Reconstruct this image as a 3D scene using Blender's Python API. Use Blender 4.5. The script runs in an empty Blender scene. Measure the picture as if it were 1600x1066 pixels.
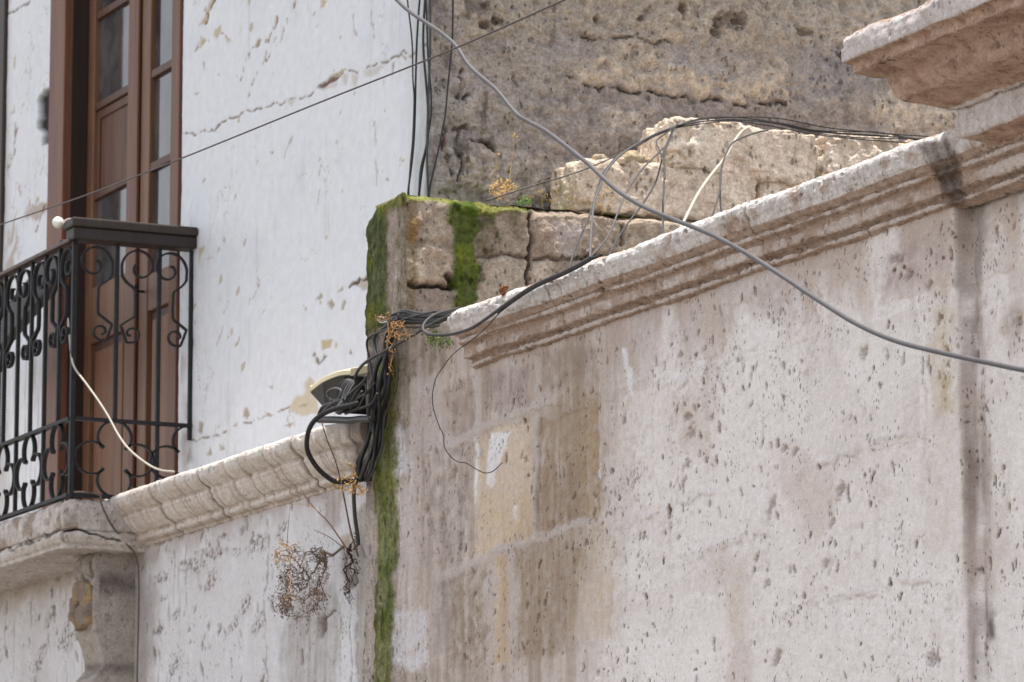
import bpy, math, random
import numpy as np
from mathutils import Vector, Matrix

# ------------------------------------------------------------------ camera, sky, sun, exposure
SC = bpy.context.scene
COL = SC.collection
F = 6720.0 / 1600.0                       # focal length in picture widths
PITCH = math.radians(9.3544); YAW = math.radians(25.1669)
fwd = np.array([math.sin(YAW) * math.cos(PITCH), math.cos(YAW) * math.cos(PITCH), math.sin(PITCH)])
rgt = np.array([math.cos(YAW), -math.sin(YAW), 0.0])
upv = np.cross(rgt, fwd)
EYE = np.array([0.0, 0.0, 1.6])
cam = bpy.data.cameras.new('camera'); camo = bpy.data.objects.new('camera', cam); COL.objects.link(camo)
cam.sensor_width = 36.0; cam.lens = F * 36.0
cam.clip_start = 0.1; cam.clip_end = 2000
M = Matrix.Identity(4)
for i in range(3):
    M[i][0] = rgt[i]; M[i][1] = upv[i]; M[i][2] = -fwd[i]; M[i][3] = EYE[i]
camo.matrix_world = M
cam.dof.use_dof = True; cam.dof.focus_distance = 10.6; cam.dof.aperture_fstop = 13.0
SC.camera = camo

SUN_TO = np.array([0.035, 0.03, 1.0]); SUN_TO /= np.linalg.norm(SUN_TO)
world = bpy.data.worlds.new('World'); SC.world = world; world.use_nodes = True
wn = world.node_tree.nodes; wl = world.node_tree.links
sky = wn.new('ShaderNodeTexSky'); sky.sky_type = 'NISHITA'; sky.sun_disc = False
sky.sun_elevation = math.asin(SUN_TO[2]); sky.sun_rotation = math.atan2(SUN_TO[0], SUN_TO[1])
sky.dust_density = 3.0; sky.air_density = 1.0; sky.altitude = 2300
hs = wn.new('ShaderNodeHueSaturation'); hs.inputs['Saturation'].default_value = 0.22
wl.new(sky.outputs[0], hs.inputs['Color'])
bg = [n for n in wn if n.type == 'BACKGROUND'][0]
wl.new(hs.outputs[0], bg.inputs[0]); bg.inputs[1].default_value = 0.13
sunl = bpy.data.lights.new('sun', 'SUN'); sunl.energy = 2.9; sunl.angle = math.radians(0.6); sunl.color = (1.0, 0.95, 0.88)
suno = bpy.data.objects.new('sun', sunl); COL.objects.link(suno)
suno.rotation_euler = Vector(SUN_TO).to_track_quat('Z', 'Y').to_euler(); suno.location = (0, 0, 30)
SC.view_settings.view_transform = 'Standard'; SC.view_settings.look = 'None'
SC.view_settings.exposure = 1.16; SC.view_settings.gamma = 1.0
SC.cycles.max_bounces = 6; SC.cycles.diffuse_bounces = 4

# ------------------------------------------------------------------ measuring the place from the photograph
def ray(px, py):
    px = np.asarray(px, float); py = np.asarray(py, float)
    return fwd + (px[..., None] - 800) / 6720 * rgt - (py[..., None] - 533) / 6720 * upv
def onX(px, py, x): d = ray(px, py); return EYE + d * ((x - EYE[0]) / d[..., 0])[..., None]
def onY(px, py, y): d = ray(px, py); return EYE + d * ((y - EYE[1]) / d[..., 1])[..., None]
def atw(px, py, w): return EYE + ray(px, py) * np.asarray(w, float)[..., None]
def meas(P):
    q = np.asarray(P, float) - EYE; w = q @ fwd
    return 800 + 6720 * (q @ rgt) / w, 533 - 6720 * (q @ upv) / w, w

XR = 5.0        # face of the near stone wall
XL = 5.03       # lower face of the far house
XU = 5.20       # upper face of the far house
Y1, Y2 = 11.385, 11.66   # near and far side of the ruined party wall
XB = 4.77       # balcony railing line

# ------------------------------------------------------------------ noise
def h2(ix, iy, s):
    with np.errstate(over='ignore'):
        n = ix.astype(np.int64).astype(np.uint32) * np.uint32(374761393) + iy.astype(np.int64).astype(np.uint32) * np.uint32(668265263) + np.uint32((s * 1442695041 + 12345) & 0xffffffff)
        n = (n ^ (n >> np.uint32(13))) * np.uint32(1274126177)
        n = (n ^ (n >> np.uint32(16))) * np.uint32(2246822519)
        n = n ^ (n >> np.uint32(15))
    return n.astype(np.float64) / 4294967295.0
def perlin(x, y, s):
    x0 = np.floor(x); y0 = np.floor(y); fx = x - x0; fy = y - y0
    ux = fx ** 3 * (fx * (fx * 6 - 15) + 10); uy = fy ** 3 * (fy * (fy * 6 - 15) + 10)
    def g(i, j):
        a = h2(x0 + i, y0 + j, s) * 2 * np.pi
        return np.cos(a) * (fx - i) + np.sin(a) * (fy - j)
    return 1.5 * ((g(0, 0) * (1 - ux) + g(1, 0) * ux) * (1 - uy) + (g(0, 1) * (1 - ux) + g(1, 1) * ux) * uy)
def fbm(x, y, sc=1.0, o=4, s=0, gain=0.5):
    r = 0.0; a = 1.0; t = 0.0
    for k in range(o):
        r = r + a * perlin(x * sc + 17.3 * k, y * sc - 9.1 * k, s + k * 7); t += a; a *= gain; sc *= 2.03
    return r / t * 1.35
def sm(a, b, x): t = np.clip((x - a) / (b - a), 0, 1); return t * t * (3 - 2 * t)
def S(r, g, b):
    c = np.array([r, g, b], float) / 255
    return np.where(c <= 0.04045, c / 12.92, ((c + 0.055) / 1.055) ** 2.4)

# ------------------------------------------------------------------ painting weather and relief onto a surface grid
class Paint:
    def __init__(s, u, v, px, py, rgb):
        s.u, s.v, s.px, s.py = u, v, px, py
        s.col = np.ones(u.shape + (3,)) * S(*rgb); s.dep = np.zeros(u.shape)
        s.w1 = fbm(u, v, 14, 4, 5); s.w2 = fbm(u, v, 14, 4, 55)
        s.st = fbm(u * 40, v * 4, 1, 4, 9); s.fn = fbm(u, v, 70, 3, 31); s.med = fbm(u, v, 24, 4, 77)
    def mix(s, m, rgb, k=1.0):
        m = np.clip(m * k, 0, 1)[..., None]; s.col = s.col * (1 - m) + S(*rgb) * m
    def mask(s, poly, soft=4, warp=6):
        P = np.array(poly, float); e = warp + soft + 2
        sel = (s.px > P[:, 0].min() - e * 1.5) & (s.px < P[:, 0].max() + e * 1.5) & (s.py > P[:, 1].min() - e * 1.5) & (s.py < P[:, 1].max() + e * 1.5)
        out = np.zeros(s.u.shape)
        if not sel.any(): return out
        x = s.px[sel] + warp * s.w1[sel]; y = s.py[sel] + warp * s.w2[sel]
        ins = np.zeros(x.shape, bool); d = np.full(x.shape, 1e9)
        for (x0, y0), (x1, y1) in zip(P, np.roll(P, -1, 0)):
            c = ((y0 > y) != (y1 > y)) & (x < (x1 - x0) * (y - y0) / (y1 - y0 + 1e-12) + x0); ins ^= c
            t = np.clip(((x - x0) * (x1 - x0) + (y - y0) * (y1 - y0)) / ((x1 - x0) ** 2 + (y1 - y0) ** 2 + 1e-9), 0, 1)
            d = np.minimum(d, np.hypot(x - x0 - t * (x1 - x0), y - y0 - t * (y1 - y0)))
        out[sel] = sm(-soft, soft, np.where(ins, d, -d)); return out
    def poly(s, poly, rgb=None, op=1.0, soft=4, warp=6, dep=0.0, streak=0.0, spot=0.0):
        m = s.mask(poly, soft, warp)
        if streak: m = m * np.clip(1 - streak * (0.5 - 0.9 * s.st), 0, 1)
        if spot: m = m * np.clip(1 - spot * (0.5 - 1.2 * s.med), 0, 1)
        if rgb is not None: s.mix(m, rgb, op)
        if dep: s.dep += dep * m
        return m
    def line(s, pts, width=2.0, rgb=(90, 80, 70), op=1.0, dep=0.0, warp=5.0, gap=0.0):
        P = np.array(pts, float); x = s.px + warp * s.w1; y = s.py + warp * s.w2; d = np.full(x.shape, 1e9)
        for (x0, y0), (x1, y1) in zip(P[:-1], P[1:]):
            t = np.clip(((x - x0) * (x1 - x0) + (y - y0) * (y1 - y0)) / ((x1 - x0) ** 2 + (y1 - y0) ** 2), 0, 1)
            d = np.minimum(d, np.hypot(x - x0 - t * (x1 - x0), y - y0 - t * (y1 - y0)))
        m = 1 - sm(width * 0.5, width * 1.5, d)
        if gap: m = m * sm(-0.1, 0.3, s.med + 0.5 - gap)
        s.mix(m, rgb, op); s.dep += dep * m
        return m
    def pits(s, us, vs, n, dens, rng, size=(0.003, 0.012), rgb=(95, 80, 70), depth=0.006, long=2.0, op=0.85, slant=0.3, pw=2.5):
        U0, U1, V0, V1 = us[0], us[-1], vs[0], vs[-1]; k = 0; tries = 0; c = S(*rgb)
        while k < n and tries < n * 30:
            tries += 1
            a = rng.uniform(U0, U1); b = rng.uniform(V0, V1)
            i = np.searchsorted(us, a); j = np.searchsorted(vs, b)
            i = min(i, len(us) - 1); j = min(j, len(vs) - 1)
            if rng.random() > dens[j, i]: continue
            r = size[0] + (size[1] - size[0]) * rng.random() ** pw
            ru = r * rng.uniform(0.7, 1.2); rv = r * rng.uniform(0.8, long); sl = rng.uniform(-slant, slant)
            i0, i1 = np.searchsorted(us, [a - ru * 2.2, a + ru * 2.2]); j0, j1 = np.searchsorted(vs, [b - rv * 1.5, b + rv * 1.5])
            if i1 - i0 < 1 or j1 - j0 < 1: continue
            uu = s.u[j0:j1, i0:i1] - a; vv = s.v[j0:j1, i0:i1] - b
            d = np.hypot((uu - sl * vv) / ru, vv / rv) + 0.35 * s.fn[j0:j1, i0:i1]
            m = 1 - sm(0.55, 1.0, d); o = op * rng.uniform(0.45, 1.0)
            s.dep[j0:j1, i0:i1] -= m * min(depth, r * 0.7)
            s.col[j0:j1, i0:i1] = s.col[j0:j1, i0:i1] * (1 - m[..., None] * o) + c * m[..., None] * o
            k += 1

# ------------------------------------------------------------------ objects
ORG = {}
def thing(name, label, cat, loc=(0, 0, 0), group=None):
    o = bpy.data.objects.new(name, None); COL.objects.link(o); o.location = loc; o.empty_display_size = 0.2
    o['label'] = label; o['category'] = cat
    if group: o['group'] = group
    ORG[o.name] = np.array(loc, float); return o
def link(name, me, mat, parent=None, label=None):
    o = bpy.data.objects.new(name, me); COL.objects.link(o)
    if mat: me.materials.append(mat)
    if parent is not None:
        o.parent = parent; ORG[o.name] = ORG[parent.name]
    else: ORG[o.name] = np.zeros(3)
    if label: o['label'] = label
    return o
def tag(o, label, cat, group=None, kind=None):
    o['label'] = label; o['category'] = cat
    if group: o['group'] = group
    if kind: o['kind'] = kind
    return o
class MB:
    def __init__(s): s.v = []; s.f = []; s.c = []; s.n = 0
    def add(s, verts, faces, rgb=None):
        verts = np.asarray(verts, float); s.v.append(verts)
        s.f += [tuple(int(i) + s.n for i in f) for f in faces]; s.n += len(verts)
        c = np.ones((len(verts), 3)) if rgb is None else (np.ones((len(verts), 3)) * np.asarray(rgb)); s.c.append(c)
    def box(s, lo, hi, rgb=None):
        (a, b, c), (d, e, f) = lo, hi
        s.add([(a, b, c), (d, b, c), (d, e, c), (a, e, c), (a, b, f), (d, b, f), (d, e, f), (a, e, f)],
              [(0, 3, 2, 1), (4, 5, 6, 7), (0, 1, 5, 4), (1, 2, 6, 5), (2, 3, 7, 6), (3, 0, 4, 7)], rgb)
    def tube(s, pts, r, n=8, rgb=None, cap=True):
        P = np.asarray(pts, float); m = len(P); r = np.broadcast_to(np.asarray(r, float), (m,))
        T = np.gradient(P, axis=0); T /= np.linalg.norm(T, axis=1)[:, None] + 1e-12
        a = np.array([0, 0, 1.0]) if abs(T[0][2]) < 0.9 else np.array([1.0, 0, 0]); N = np.cross(T[0], a); N /= np.linalg.norm(N)
        V = []; ang = np.arange(n) / n * 2 * np.pi
        for i in range(m):
            N = N - T[i] * (N @ T[i]); N /= np.linalg.norm(N) + 1e-12; B = np.cross(T[i], N)
            V.append(P[i] + r[i] * (np.cos(ang)[:, None] * N + np.sin(ang)[:, None] * B))
        fs = [(i * n + k, i * n + (k + 1) % n, (i + 1) * n + (k + 1) % n, (i + 1) * n + k) for i in range(m - 1) for k in range(n)]
        if cap: fs += [tuple(range(n))[::-1], tuple(range((m - 1) * n, m * n))]
        s.add(np.concatenate(V), fs, rgb)
    def flat(s, pts, axis, w, t, rgb=None):
        P = np.asarray(pts, float); m = len(P); ax = np.asarray(axis, float)
        T = np.gradient(P, axis=0); T /= np.linalg.norm(T, axis=1)[:, None] + 1e-12
        N = np.cross(T, ax); V = np.concatenate([P + N * t / 2 + ax * w / 2, P + N * t / 2 - ax * w / 2, P - N * t / 2 - ax * w / 2, P - N * t / 2 + ax * w / 2])
        fs = []
        for i in range(m - 1):
            for k in range(4):
                a, b = k * m, ((k + 1) % 4) * m; fs.append((a + i, a + i + 1, b + i + 1, b + i))
        fs += [(0, m, 2 * m, 3 * m), (m - 1, 4 * m - 1, 3 * m - 1, 2 * m - 1)]
        s.add(V, fs, rgb)
    def build(s, name, mat, parent=None, smooth=False, label=None, bevel=0.0):
        me = bpy.data.meshes.new(name); V = np.concatenate(s.v)
        off = ORG[parent.name] if parent is not None else 0
        me.from_pydata((V - off).tolist(), [], s.f)
        a = me.color_attributes.new('Col', 'FLOAT_COLOR', 'POINT')
        a.data.foreach_set('color', np.concatenate([np.concatenate(s.c), np.ones((len(V), 1))], 1).ravel().astype(np.float32))
        if smooth: me.polygons.foreach_set('use_smooth', np.ones(len(me.polygons), bool))
        o = link(name, me, mat, parent, label)
        if bevel:
            b = o.modifiers.new('edge', 'BEVEL'); b.width = bevel; b.segments = 2; b.limit_method = 'ANGLE'
        return o
def grid_mesh(name, P, col, mat, parent=None, thick=None, flip=False, label=None, smooth=True):
    """a surface grid P[j,i] with colours; thick = vector giving it a back and sides"""
    m, n = P.shape[:2]; V = P.reshape(-1, 3); C = col.reshape(-1, 3)
    idx = np.arange(m * n).reshape(m, n)
    q = np.stack([idx[:-1, :-1], idx[:-1, 1:], idx[1:, 1:], idx[1:, :-1]], -1).reshape(-1, 4)
    if flip: q = q[:, ::-1]
    extra = []
    if thick is not None:
        b = np.concatenate([idx[0, :-1], idx[:-1, -1], idx[-1, :0:-1], idx[:0:-1, 0]]); k = len(b)
        V = np.concatenate([V, V[b] + np.asarray(thick)]); C = np.concatenate([C, C[b]]); j = m * n + np.arange(k)
        s = np.stack([b, j, np.roll(j, -1), np.roll(b, -1)], -1)
        if flip: s = s[:, ::-1]
        q = np.concatenate([q, s]); extra = [j if flip else j[::-1]]
    me = bpy.data.meshes.new(name); off = ORG[parent.name] if parent is not None else 0
    nl = len(q) * 4 + sum(len(e) for e in extra)
    me.vertices.add(len(V)); me.vertices.foreach_set('co', (V - off).ravel().astype(np.float32))
    loops = np.concatenate([q.ravel()] + extra).astype(np.int32)
    me.loops.add(nl); me.loops.foreach_set('vertex_index', loops)
    st = np.concatenate([np.arange(len(q)) * 4] + ([[len(q) * 4]] if extra else [])).astype(np.int32)
    me.polygons.add(len(st)); me.polygons.foreach_set('loop_start', st)
    sf = np.ones(len(st), bool) if smooth else np.zeros(len(st), bool)
    if extra: sf[-1] = False
    me.polygons.foreach_set('use_smooth', sf)
    me.update(calc_edges=True)
    a = me.color_attributes.new('Col', 'FLOAT_COLOR', 'POINT')
    a.data.foreach_set('color', np.concatenate([np.clip(C, 0.002, 0.9), np.ones((len(C), 1))], 1).ravel().astype(np.float32))
    me.validate()
    return link(name, me, mat, parent, label)
def spl(pts, n=8):
    P = np.asarray(pts, float); Q = np.concatenate([[2 * P[0] - P[1]], P, [2 * P[-1] - P[-2]]]); out = []
    for i in range(1, len(Q) - 2):
        p0, p1, p2, p3 = Q[i - 1:i + 3]
        for t in np.arange(n) / n:
            out.append(0.5 * (2 * p1 + (p2 - p0) * t + (2 * p0 - 5 * p1 + 4 * p2 - p3) * t * t + (3 * p1 - p0 - 3 * p2 + p3) * t ** 3))
    out.append(P[-1]); return np.array(out)

# ------------------------------------------------------------------ materials
def nd(t, k, **kw):
    n = t.nodes.new(k)
    for a, b in kw.items(): setattr(n, a, b)
    return n
def base_mat(name):
    m = bpy.data.materials.new(name); m.use_nodes = True; t = m.node_tree
    p = [n for n in t.nodes if n.type == 'BSDF_PRINCIPLED'][0]
    return m, t, p
def noise_node(t, scale, detail=4, rough=0.6, stretch=None):
    tc = nd(t, 'ShaderNodeTexCoord'); n = nd(t, 'ShaderNodeTexNoise'); n.inputs['Scale'].default_value = scale
    n.inputs['Detail'].default_value = detail; n.inputs['Roughness'].default_value = rough
    if stretch:
        mp = nd(t, 'ShaderNodeMapping'); mp.inputs['Scale'].default_value = stretch
        t.links.new(tc.outputs['Object'], mp.inputs[0]); t.links.new(mp.outputs[0], n.inputs['Vector'])
    else: t.links.new(tc.outputs['Object'], n.inputs['Vector'])
    return n
def weathered(name, rough=0.92, fine=180, var=0.22, bump=0.35, dist=0.003, stretch=None, coarse=30, cvar=0.1, spec=0.2, pit=0.0, pscale=110):
    m, t, p = base_mat(name)
    at = nd(t, 'ShaderNodeAttribute'); at.attribute_name = 'Col'
    n1 = noise_node(t, fine, 5, 0.65, stretch); n2 = noise_node(t, coarse, 5, 0.6, stretch)
    def rng(n, lo, hi):
        r = nd(t, 'ShaderNodeMapRange'); r.inputs[1].default_value = 0.25; r.inputs[2].default_value = 0.75
        r.inputs[3].default_value = lo; r.inputs[4].default_value = hi; t.links.new(n.outputs[0], r.inputs[0]); return r
    r1 = rng(n1, 1 - var, 1 + var); r2 = rng(n2, 1 - cvar, 1 + cvar)
    mu = nd(t, 'ShaderNodeMath', operation='MULTIPLY'); t.links.new(r1.outputs[0], mu.inputs[0]); t.links.new(r2.outputs[0], mu.inputs[1])
    pitn = None
    if pit:
        tc = nd(t, 'ShaderNodeTexCoord'); mp = nd(t, 'ShaderNodeMapping'); mp.inputs['Scale'].default_value = (1, 1, 0.55); t.links.new(tc.outputs['Object'], mp.inputs[0])
        nz = nd(t, 'ShaderNodeTexNoise'); nz.inputs['Scale'].default_value = 60; t.links.new(mp.outputs[0], nz.inputs['Vector'])
        mxv = nd(t, 'ShaderNodeVectorMath', operation='MULTIPLY_ADD'); mxv.inputs[1].default_value = (0.008, 0.008, 0.008); t.links.new(nz.outputs['Color'], mxv.inputs[0]); t.links.new(mp.outputs[0], mxv.inputs[2])
        vo = nd(t, 'ShaderNodeTexVoronoi'); vo.inputs['Scale'].default_value = pscale; t.links.new(mxv.outputs[0], vo.inputs['Vector'])
        sx = nd(t, 'ShaderNodeSeparateColor'); t.links.new(vo.outputs['Color'], sx.inputs[0])
        cl = noise_node(t, 9, 3, 0.6); th = nd(t, 'ShaderNodeMath', operation='MULTIPLY'); t.links.new(sx.outputs[0], th.inputs[0]); t.links.new(cl.outputs[0], th.inputs[1])
        rad = nd(t, 'ShaderNodeMapRange'); rad.inputs[1].default_value = 0.28; rad.inputs[2].default_value = 0.6; rad.inputs[3].default_value = 0.0; rad.inputs[4].default_value = 0.56; t.links.new(th.outputs[0], rad.inputs[0])
        sb = nd(t, 'ShaderNodeMath', operation='SUBTRACT'); t.links.new(rad.outputs[0], sb.inputs[0]); t.links.new(vo.outputs['Distance'], sb.inputs[1])
        pitn = nd(t, 'ShaderNodeMapRange'); pitn.inputs[1].default_value = 0.0; pitn.inputs[2].default_value = 0.14; pitn.inputs[3].default_value = 0.0; pitn.inputs[4].default_value = 1.0; t.links.new(sb.outputs[0], pitn.inputs[0])
        dk = nd(t, 'ShaderNodeMath', operation='MULTIPLY_ADD'); dk.inputs[1].default_value = -pit; dk.inputs[2].default_value = 1.0; t.links.new(pitn.outputs[0], dk.inputs[0])
        m2 = nd(t, 'ShaderNodeMath', operation='MULTIPLY'); t.links.new(mu.outputs[0], m2.inputs[0]); t.links.new(dk.outputs[0], m2.inputs[1]); mu = m2
    vm = nd(t, 'ShaderNodeVectorMath', operation='SCALE'); t.links.new(at.outputs['Color'], vm.inputs[0]); t.links.new(mu.outputs[0], vm.inputs['Scale'])
    t.links.new(vm.outputs[0], p.inputs['Base Color'])
    ad = nd(t, 'ShaderNodeMath', operation='ADD'); t.links.new(n1.outputs[0], ad.inputs[0]); t.links.new(n2.outputs[0], ad.inputs[1])
    b = nd(t, 'ShaderNodeBump'); b.inputs['Strength'].default_value = bump; b.inputs['Distance'].default_value = dist
    if pitn is not None:
        a2 = nd(t, 'ShaderNodeMath', operation='MULTIPLY_ADD'); a2.inputs[1].default_value = -1.2; t.links.new(pitn.outputs[0], a2.inputs[0]); t.links.new(ad.outputs[0], a2.inputs[2]); ad = a2
    t.links.new(ad.outputs[0], b.inputs['Height']); t.links.new(b.outputs[0], p.inputs['Normal'])
    p.inputs['Roughness'].default_value = rough; p.inputs['Specular IOR Level'].default_value = spec
    return m
def plain(name, rgb, rough=0.5, metal=0.0, var=0.2, scale=40, bump=0.0, spec=0.5, stretch=None):
    m, t, p = base_mat(name); c = S(*rgb); n = noise_node(t, scale, 5, 0.6, stretch)
    r = nd(t, 'ShaderNodeValToRGB'); r.color_ramp.elements[0].position = 0.3; r.color_ramp.elements[1].position = 0.7
    r.color_ramp.elements[0].color = tuple(c * (1 - var)) + (1,); r.color_ramp.elements[1].color = tuple(np.clip(c * (1 + var), 0, 1)) + (1,)
    t.links.new(n.outputs[0], r.inputs[0]); t.links.new(r.outputs[0], p.inputs['Base Color'])
    p.inputs['Roughness'].default_value = rough; p.inputs['Metallic'].default_value = metal; p.inputs['Specular IOR Level'].default_value = spec
    if bump:
        b = nd(t, 'ShaderNodeBump'); b.inputs['Strength'].default_value = bump; b.inputs['Distance'].default_value = 0.003
        t.links.new(n.outputs[0], b.inputs['Height']); t.links.new(b.outputs[0], p.inputs['Normal'])
    return m
M_STONE = weathered('sillar_stone', fine=210, var=0.18, bump=0.30, dist=0.004, coarse=50, cvar=0.09, pit=0.52, pscale=130)
M_MOULD = weathered('moulded_stone', fine=150, var=0.28, bump=0.65, dist=0.005, coarse=40, cvar=0.16, pit=0.34, pscale=100)
M_PLASTER = weathered('white_plaster', fine=160, var=0.06, bump=0.2, coarse=24, cvar=0.07, rough=0.85)
M_RUBBLE = weathered('rubble_mortar', fine=120, var=0.42, bump=0.95, dist=0.006, coarse=34, cvar=0.28, pit=0.45, pscale=70)
M_WOOD = weathered('door_wood', fine=70, var=0.36, bump=0.25, stretch=(1, 1, 0.06), coarse=14, cvar=0.25, rough=0.55, spec=0.4)
M_IRON = plain('wrought_iron', (33, 32, 34), 0.6, 0.0, 0.4, 60, 0.2, 0.3)
M_BLACK = plain('black_cable', (34, 33, 34), 0.45, 0, 0.5, 25, 0, 0.4)
M_GREY = plain('grey_cable', (92, 90, 92), 0.6, 0, 0.15, 20, 0, 0.3)
M_DGREY = plain('dusty_cable', (66, 64, 65), 0.6, 0, 0.25, 30, 0, 0.35)
M_WHITE = plain('white_cable', (188, 180, 168), 0.5, 0, 0.1, 40)
M_BROWN = plain('overhead_wire', (74, 64, 66), 0.6, 0, 0.2, 30)
M_TWIG = weathered('dry_plant', fine=90, var=0.3, bump=0.0, rough=0.8)
M_WHITEKNOB = plain('white_ceramic', (232, 228, 216), 0.3, 0, 0.05, 60)
rng = random.Random(7); nrng = np.random.default_rng(5)
def axis(*segs):
    """segs: (start, end, step) joined end to end"""
    out = []
    for a, b, st in segs: out.append(np.linspace(a, b, max(1, int(round(abs(b - a) / st))), endpoint=False))
    return np.concatenate(out + [[segs[-1][1]]])

# ------------------------------------------------------------------ ground (below the picture; it throws the sunlight back up)
g = MB(); g.add([(-60, -60, -0.02), (60, -60, -0.02), (60, 160, -0.02), (-60, 160, -0.02)], [(0, 1, 2, 3)])
M_GROUND = plain('street_paving', (112, 106, 98), 0.9, 0, 0.25, 3.0, 0.3)
gr = g.build('street_pavement', M_GROUND); gr['kind'] = 'structure'; gr['label'] = 'sunlit stone paving of the street below the walls'

# ------------------------------------------------------------------ near stone house: wall, cornice, entablature
stone_house = thing('stone_house', 'near pinkish white ashlar facade with long moulded cornice and big portal entablature', 'building', (XR, 9.5, 0))
def paint_street_stone(pt, us, vs):
    px, py, u, v = pt.px, pt.py, pt.u, pt.v
    big = fbm(u, v, 1.6, 4, 3); mid = fbm(u, v, 6, 5, 4)
    pt.mix(sm(-0.1, 0.6, big + 0.3 * mid), (213, 204, 199), 0.7)
    pt.mix(sm(0.1, 0.6, mid), (229, 223, 219), 0.7)
    pt.mix(sm(0.15, 0.7, fbm(u * 1.5, v * 0.8, 9, 4, 14)), (196, 180, 170), 0.4)
    # blocks: each course of stone has its own slight tone
    zc = [float(onX(a, b, XR)[2]) for a, b in ((1400, 470), (1120, 575), (1335, 712), (1350, 930))]
    vv = v + 0.012 * pt.w1; crs = np.searchsorted(np.sort(zc), vv); bu = (u + 0.012 * pt.w2) / 0.52 + crs * 0.37; bi = np.floor(bu)
    tone = h2(bi, crs.astype(float), 5); t2 = h2(bi, crs.astype(float), 6)
    pt.mix(sm(0.5, 1, tone), (204, 193, 187), 0.75); pt.mix(sm(0.5, 1, t2), (226, 218, 213), 0.7); pt.dep += 0.0035 * (tone - 0.5)
    e = np.minimum(bu - bi, 1 - bu + bi) * 0.52; pt.mix((1 - sm(0.004, 0.016, e)) * sm(-0.3, 0.3, pt.med), (186, 170, 160), 0.5); pt.dep -= 0.003 * (1 - sm(0.003, 0.012, e))
    hf = fbm(u, v, 45, 4, 15); pt.mix(sm(0.05, 0.5, hf + 0.5 * mid), (194, 179, 170), 0.5); pt.mix(sm(0.15, 0.5, -hf + 0.3 * big), (232, 226, 222), 0.5)
    sct = sm(0.2, 0.55, fbm(u + 0.2 * v, v, 6, 4, 16)) * sm(0.0, 0.35, fbm(u + 0.35 * v, v * 0.7, 55, 3, 17)); pt.mix(sct, (158, 140, 130), 0.6); pt.dep -= 0.002 * sct
    # dirt that has washed down below the cornice
    cy = np.interp(px, [600, 740, 1490, 1700], [640, 578, 306, 230])
    pt.mix((1 - sm(0, 130, py - cy + 50 * mid)) , (164, 148, 142), 0.55)
    pale = sm(980, 1180, px + 0.25 * (py - 600) + 60 * mid) * sm(40, 260, cyd := py - np.interp(px, [600, 740, 1490, 1700], [640, 578, 306, 230])); pt.mix(pale, (231, 224, 222), 0.6)
    # the older, greyer end of the wall
    left = 1 - sm(890, 1010, px + 40 * mid + 0.12 * (py - 800))
    pt.mix(left, (188, 174, 166), 0.8); pt.mix(left * sm(0.0, 0.5, mid), (204, 192, 184), 0.6)
    run = fbm(u * 9, v * 1.1, 1, 4, 23); pt.mix(left * sm(0.0, 0.5, run), (156, 138, 124), 0.55); run2 = fbm(u * 26, v * 1.6, 1, 4, 24); pt.mix(left * sm(0.05, 0.5, run2), (144, 126, 112), 0.42); pt.mix(left * sm(0.2, 0.6, -run2), (214, 206, 202), 0.5)
    up = 1 - sm(0, 330, py - np.interp(px, [600, 740, 1490, 1700], [640, 578, 306, 230]) + 120 * big); pt.mix(up * sm(-0.1, 0.45, fbm(u * 8, v * 3, 1, 4, 26)), (186, 168, 156), 0.65)
    def bl(q, rgb, op, soft, warp, dep=0, streak=0.0, spot=0.0):
        g_ = np.array(rgb, float); g_ = (g_ * 0.92 + g_.mean() * 0.08)
        return pt.poly(q, tuple(g_), op, soft * 1.2, warp * 1.7, dep, streak, spot + 0.5)
    bl([(695, 607), (742, 590), (741, 668), (720, 688), (696, 673)], (146, 126, 118), 0.85, 6, 7, -0.003, 0.3)
    bl([(755, 584), (832, 572), (828, 620), (818, 640), (757, 642)], (152, 136, 132), 0.8, 6, 7, -0.003, 0.3)
    bl([(842, 548), (932, 540), (924, 583), (865, 613), (844, 608)], (148, 131, 124), 0.8, 8, 8, -0.003, 0.3)
    bl([(960, 470), (1060, 430), (1050, 520), (1000, 590), (955, 590)], (176, 160, 154), 0.6, 14, 12, 0, 0.5)
    bl([(1180, 455), (1260, 420), (1250, 500), (1190, 520)], (176, 160, 152), 0.5, 16, 14, 0, 0.5)
    bl([(1370, 395), (1470, 355), (1478, 420), (1440, 450), (1380, 460)], (168, 150, 145), 0.7, 14, 12, -0.003, 0.5)
    bl([(745, 690), (768, 672), (818, 657), (832, 660), (833, 838), (745, 868)], (212, 190, 164), 0.9, 4, 5, -0.005, 0.2)
    bl([(745, 770), (833, 762), (833, 840), (745, 868)], (206, 176, 142), 0.5, 16, 10, 0, 0.3)
    bl([(775, 668), (822, 660), (815, 765), (785, 790)], (216, 200, 184), 0.6, 10, 8, 0, 0.7)
    bl([(843, 640), (936, 604), (938, 642), (845, 662)], (160, 143, 125), 0.75, 7, 8, -0.002, 0.3)
    bl([(842, 660), (935, 632), (932, 812), (905, 815), (850, 842), (838, 842)], (158, 136, 110), 0.92, 4, 6, -0.005, 0.3)
    bl([(848, 740), (912, 720), (905, 815), (848, 838)], (141, 124, 106), 0.75, 12, 10, 0, 0.5)
    bl([(908, 620), (936, 612), (936, 700), (934, 800), (912, 815), (902, 740)], (186, 156, 116), 0.55, 9, 10, 0, 0.7)
    bl([(708, 900), (762, 878), (770, 1037), (742, 1042), (705, 1052)], (152, 133, 113), 0.9, 5, 6, -0.004, 0.3, 0.4)
    bl([(773, 866), (794, 860), (799, 1032), (772, 1038)], (200, 171, 142), 0.9, 3, 3, -0.004)
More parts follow.
